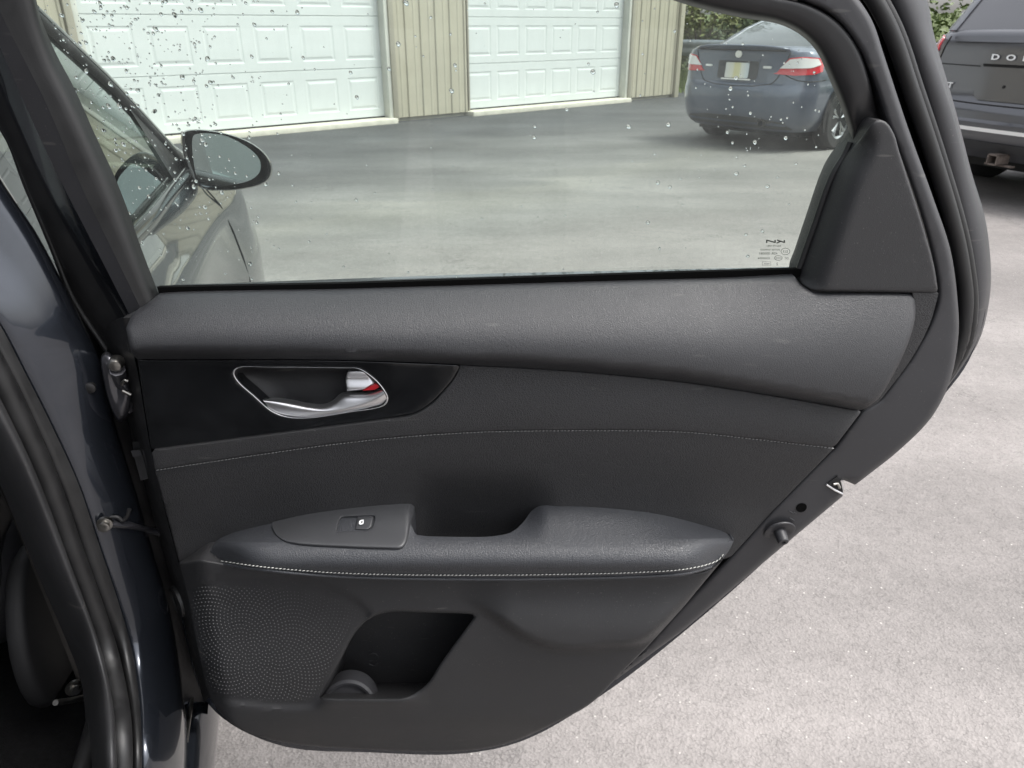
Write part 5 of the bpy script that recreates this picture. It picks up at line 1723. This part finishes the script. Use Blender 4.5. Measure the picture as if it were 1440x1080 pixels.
# bonnet and windscreen base
V = []
rows = []
for k, ww in enumerate(np.linspace(0, 1, 8)):
    row = []
    for a in np.linspace(1.0, 2.15, 20):
        zt = beltz(1.0) - .16 * (a - 1.0)
        s = float(body_s(a, zt))
        row.append(carp(a, s + (-.78 - s) * ww, zt + .06 * math.sin(ww * math.pi / 2)))
    rows.append(row)
loft('bonnet', rows, M['paint'], car, n=20)
def shut(pts, name='shut_line', r=.002):
    V, F = tube_geo([carp(a, float(body_s(a, z)) + .0005, z) for a, z in pts], r, 5)
    mk(name, V, F, M['black'], car)
shut([(1.04 + .05 * math.sin(k * .5), .88 - k * .07) for k in range(9)])
# belt moulding
V, F = tube_geo([carp(a, float(body_s(a, beltz(a))) + .004, beltz(a) + .004) for a in np.linspace(.02, 1.05, 20)], .013, 8)
mk('belt_moulding', V, F, M['gloss'], car)
# window of the front door: glass, black frame, triangular corner
def win(a, h):                                    # h 0..1 from belt to roof
    return carp(a, float(body_s(a, beltz(a))) - .012 - .17 * h, beltz(a) + .42 * h)
def top_h(a):
    return np.interp(a, (-.05, .1, .45, .8, 1.02, 1.1), (.98, .96, .82, .42, .06, 0))
rows = []
for t in np.linspace(0, 1, 8):
    rows.append([win(a, t * top_h(a)) for a in np.linspace(.02, 1.0, 30)])
loft('front_window', rows, M['carglass'], car, n=30)
V, F = tube_geo([win(a, top_h(a) + .02) for a in np.linspace(-.05, 1.06, 30)], .011, 8, flat=1.2)
mk('front_window_frame', V, F, M['rubber'], car)
V, F = tube_geo([win(a, top_h(a) + .05) for a in np.linspace(-.05, 1.1, 30)], .014, 8)
mk('roof_rail', V, F, M['paint'], car)
rows = [[win(a, h) for h in np.linspace(0, 1.0, 12)] for a in (-.05, .02, .09)]
loft('pillar_cover', rows, M['gloss'], car, n=12)
rows = [[win(a, t * top_h(a)) for t in np.linspace(0, 1.05, 6)] for a in np.linspace(.84, 1.06, 8)]
loft('mirror_sail', [[tuple(np.array(p) + RT * .004) for p in r_] for r_ in rows], M['rubber'], car, n=6)
# front wheel
fwc = np.array(carp(1.36, -.10, 0))
V = []; F = []
prof = [(-.10, .20), (-.10, .29), (-.07, .315), (.07, .315), (.10, .29), (.10, .20), (.085, .19), (.06, .05)]
for k in range(30):
    a = 2 * math.pi * k / 30
    for d, r in prof:
        V.append(tuple(fwc + RT * (d + .035) + FW * r * math.cos(a) + np.array((0, 0, .315 + r * math.sin(a)))))
m_ = len(prof)
for k in range(30):
    for j in range(m_ - 1):
        F.append((k * m_ + j, k * m_ + j + 1, ((k + 1) % 30) * m_ + j + 1, ((k + 1) % 30) * m_ + j))
mk('front_wheel', V, F, M['tyre'], car)

# ------------------------------------------------------------------ door mirror
MO = smooth([(256, 194), (260, 186), (275, 183), (300, 185), (330, 192), (355, 203), (372, 217), (381, 235), (378, 250), (366, 259), (340, 265), (310, 267), (288, 265), (277, 258), (268, 240), (259, 215)], 4, True)
MG = smooth([(268, 194), (274, 187.5), (290, 187), (315, 192), (340, 203), (360, 217), (367, 228), (367, 240), (358, 250), (338, 257), (310, 261), (287, 261), (279, 252), (271, 225)], 4, True)
MY = 1.70
mn = np.array((-.02, 1.0, -.02)); 
cM = np.mean(np.array(MO), 0)
V = []; F = []
loops = []
for f, dy in ((.93, .004), (1.0, 0.0), (1.03, .02), (1.02, .05), (.93, .09), (.75, .12), (.4, .14), (.1, .145)):
    loops.append([at(*(cM + (q - cM) * f), MY + dy) for q in MO])
n = len(MO)
for l in loops: V.extend(l)
for j in range(len(loops) - 1):
    F.extend((j * n + i, (j + 1) * n + i, (j + 1) * n + (i + 1) % n, j * n + (i + 1) % n) for i in range(n))
F.append(tuple((len(loops) - 1) * n + i for i in range(n)))
mir = mk('door_mirror', V, F, M['gloss'], car, True, sharp=50)
# back plate and glass
V = [at(*(cM + (q - cM) * .97), MY + .03) for q in MO]
mk('mirror_backplate', V, [tuple(range(len(V)))], M['rubber'], mir, False)
yawm = .10
V = []
for q in MG:
    p = np.array(at(q[0], q[1], MY + .004))
    V.append(tuple(p))
cg = np.mean(np.array(V), 0)
V = [(p[0], p[1] + (p[0] - cg[0]) * -.05 + (p[2] - cg[2]) * .2, p[2]) for p in V]
mk('mirror_glass', V, [tuple(range(len(V)))], M['mirror'], mir, False)
am = [at(u, v, MY + d) for u, v, d in ((232, 243, .12), (250, 240, .10), (272, 238, .06))]
tube('mirror_arm', am, .034, M['gloss'], car, seg=12, flat=.75)

# ------------------------------------------------------------------ rocker, floor, seats
V = []
def rk(s, z): return [carp(a, s, z) for a in np.linspace(-1.3, .06, 30)]
loft('door_sill', [rk(-.17, .30), rk(-.15, .345), rk(-.13, .375), rk(-.11, .375), rk(-.095, .34), rk(-.03, .315), rk(-.01, .30), rk(.0, .26), rk(-.01, .20), rk(-.06, .16)], M['paint'], car, n=30, sub=3)
tube('sill_seal', [carp(a, -.12, .385) for a in np.linspace(-1.3, .0, 12)], .012, M['rubber'], car)
tube('sill_strip', [carp(a, -.022, .318) for a in np.linspace(-1.3, .05, 12)], .0028, M['steel'], car)
loft('floor_carpet', [[carp(a, s, .30) for a in np.linspace(-1.3, .9, 20)] for s in np.linspace(-1.45, -.14, 8)], M['carpet'], car, n=20)
def slab(name, pts, s0, s1, mat, bev=.03):
    """closed side profile in (a, z), extruded across the car"""
    bm = bmesh.new()
    P = smooth(pts, 4, True)
    a = [bm.verts.new(carp(q[0], s0, q[1])) for q in P]
    b = [bm.verts.new(carp(q[0], s1, q[1])) for q in P]
    n = len(P)
    bm.faces.new(a); bm.faces.new(list(reversed(b)))
    rim = []
    for i in range(n):
        bm.faces.new((a[i], b[i], b[(i + 1) % n], a[(i + 1) % n]))
    bmesh.ops.recalc_face_normals(bm, faces=bm.faces[:])
    ed = [e for e in bm.edges if (e.verts[0] in a and e.verts[1] in a) or (e.verts[0] in b and e.verts[1] in b)]
    bmesh.ops.bevel(bm, geom=ed, offset=bev, segments=3, profile=.5, affect='EDGES')
    me = bpy.data.meshes.new(name); bm.to_mesh(me); bm.free()
    me.polygons.foreach_set('use_smooth', [True] * len(me.polygons))
    me.set_sharp_from_angle(angle=R(60))
    me.materials.append(mat)
    o = bpy.data.objects.new(name, me)
    return link(o, car)
slab('front_seat_back', [(.02, .52), (.0, .75), (-.06, 1.0), (-.10, 1.12), (-.02, 1.15), (.06, 1.0), (.14, .7), (.16, .52)], -.68, -.22, M['fabric'], .04)
slab('front_headrest', [(-.12, 1.17), (-.15, 1.30), (-.08, 1.33), (-.03, 1.18)], -.57, -.33, M['fabric'], .03)
slab('front_seat_cushion', [(.05, .44), (.05, .58), (.3, .6), (.6, .62), (.64, .5), (.3, .42)], -.68, -.21, M['fabric'], .04)
slab('seat_side_cover', [(.0, .36), (-.02, .47), (.06, .56), (.25, .50), (.5, .46), (.5, .36)], -.215, -.19, M['black'], .01)
slab('rear_seat_cushion', [(-1.25, .36), (-1.25, .56), (-1.0, .58), (-.78, .60), (-.74, .50), (-.80, .36)], -1.35, -.20, M['fabric'], .04)
slab('rear_seat_back', [(-1.25, .5), (-1.5, 1.1), (-1.38, 1.13), (-1.10, .55)], -1.35, -.22, M['fabric'], .04)
# belt and its anchor on the pillar foot
b0 = [(-20, 640), (15, 722), (39, 782), (75, 872), (100, 935), (119, 987)]
b1 = [(12, 640), (44, 722), (66, 782), (96, 872), (114, 930), (126, 984)]
def plS(pts, s): return [atS(u, v, s) for u, v in smooth(pts, 4)]
loft('seat_belt', [plS(b0, -.165), plS(b1, -.162), plS(b1, -.164), plS(b0, -.167)], M['belt'], car, n=24)
tube('belt_anchor', [atS(78, 988, -.17), atS(98, 985, -.165), atS(119, 980, -.16)], .004, M['steel'], car)
tube('belt_anchor', [atS(119, 985, -.16), atS(121, 965, -.16), atS(127, 945, -.16)], .0028, M['steel'], car)
lathe_car('anchor_bolt', atS(103, 966, -.16), [(.011, 0), (.011, .004), (.007, .005), (.007, .010), (.003, .0105)], M['steel'], tuple(RT * .6 - FW * .8))
tube('belt_guide', [atS(125, 1010, -.155), atS(137, 1010, -.15), atS(138, 1002, -.15)], .0015, M['steel'], car, sm=1)

# ------------------------------------------------------------------ roof and rear body (behind and left of the camera)
rows = []
for s in np.linspace(-1.35, -.26, 10):
    rows.append([carp(a, s, 1.38 + .06 * math.sin((s + 1.4) / 1.1 * math.pi * .9) - .10 * max(0, -a - .5) ** 2 - .1 * max(0, a - .1) ** 2) for a in np.linspace(-1.5, .75, 24)])
loft('roof', rows, M['paint'], car, n=24)
rows = []
for s in np.linspace(-1.35, -.26, 6):
    rows.append([carp(a, s, 1.33 + .05 * math.sin((s + 1.4) / 1.1 * math.pi * .9) - .10 * max(0, -a - .5) ** 2 - .1 * max(0, a - .1) ** 2) for a in np.linspace(-1.45, .7, 20)])
M['liner'] = pmat('grey_headliner', (.25, .25, .25), .95)
loft('headliner', rows, M['liner'], car, n=20)
rows = []
for z in np.linspace(0, 1, 10):
    row = []
    for a in np.linspace(-2.6, -1.0 - .12 * z, 20):
        zz = .2 + .75 * z
        row.append(carp(a, .02 - .06 * z ** 2 - .04 * (1 - z) ** 2, zz))
    rows.append(row)
loft('rear_wing', rows, M['paint'], car, n=20)
rows = [[carp(-1.15 - .35 * h, -.04 - .20 * h, .95 + .42 * h) for h in np.linspace(0, 1, 8)], [carp(-1.75 - .35 * h, -.04 - .22 * h, .95 + .40 * h) for h in np.linspace(0, 1, 8)]]
loft('rear_quarter_pillar', rows, M['paint'], car, n=8)
loft('boot_lid', [[carp(a, s, .97 + .04 * math.cos((s + .75) * 1.8)) for a in np.linspace(-2.6, -1.55, 10)] for s in np.linspace(-1.45, -.04, 8)], M['paint'], car, n=10)
# far side of the car closes the cabin
rows = [[carp(a, -1.52, z) for a in np.linspace(-1.6, .9, 10)] for z in (.2, .95)]
loft('far_door_panel', rows, M['plastic'], car, n=10)
rows = [[carp(.95, s, z) for s in np.linspace(-1.52, -.1, 8)] for z in (.25, .92)]
loft('dashboard', rows, M['plastic'], car, n=8)
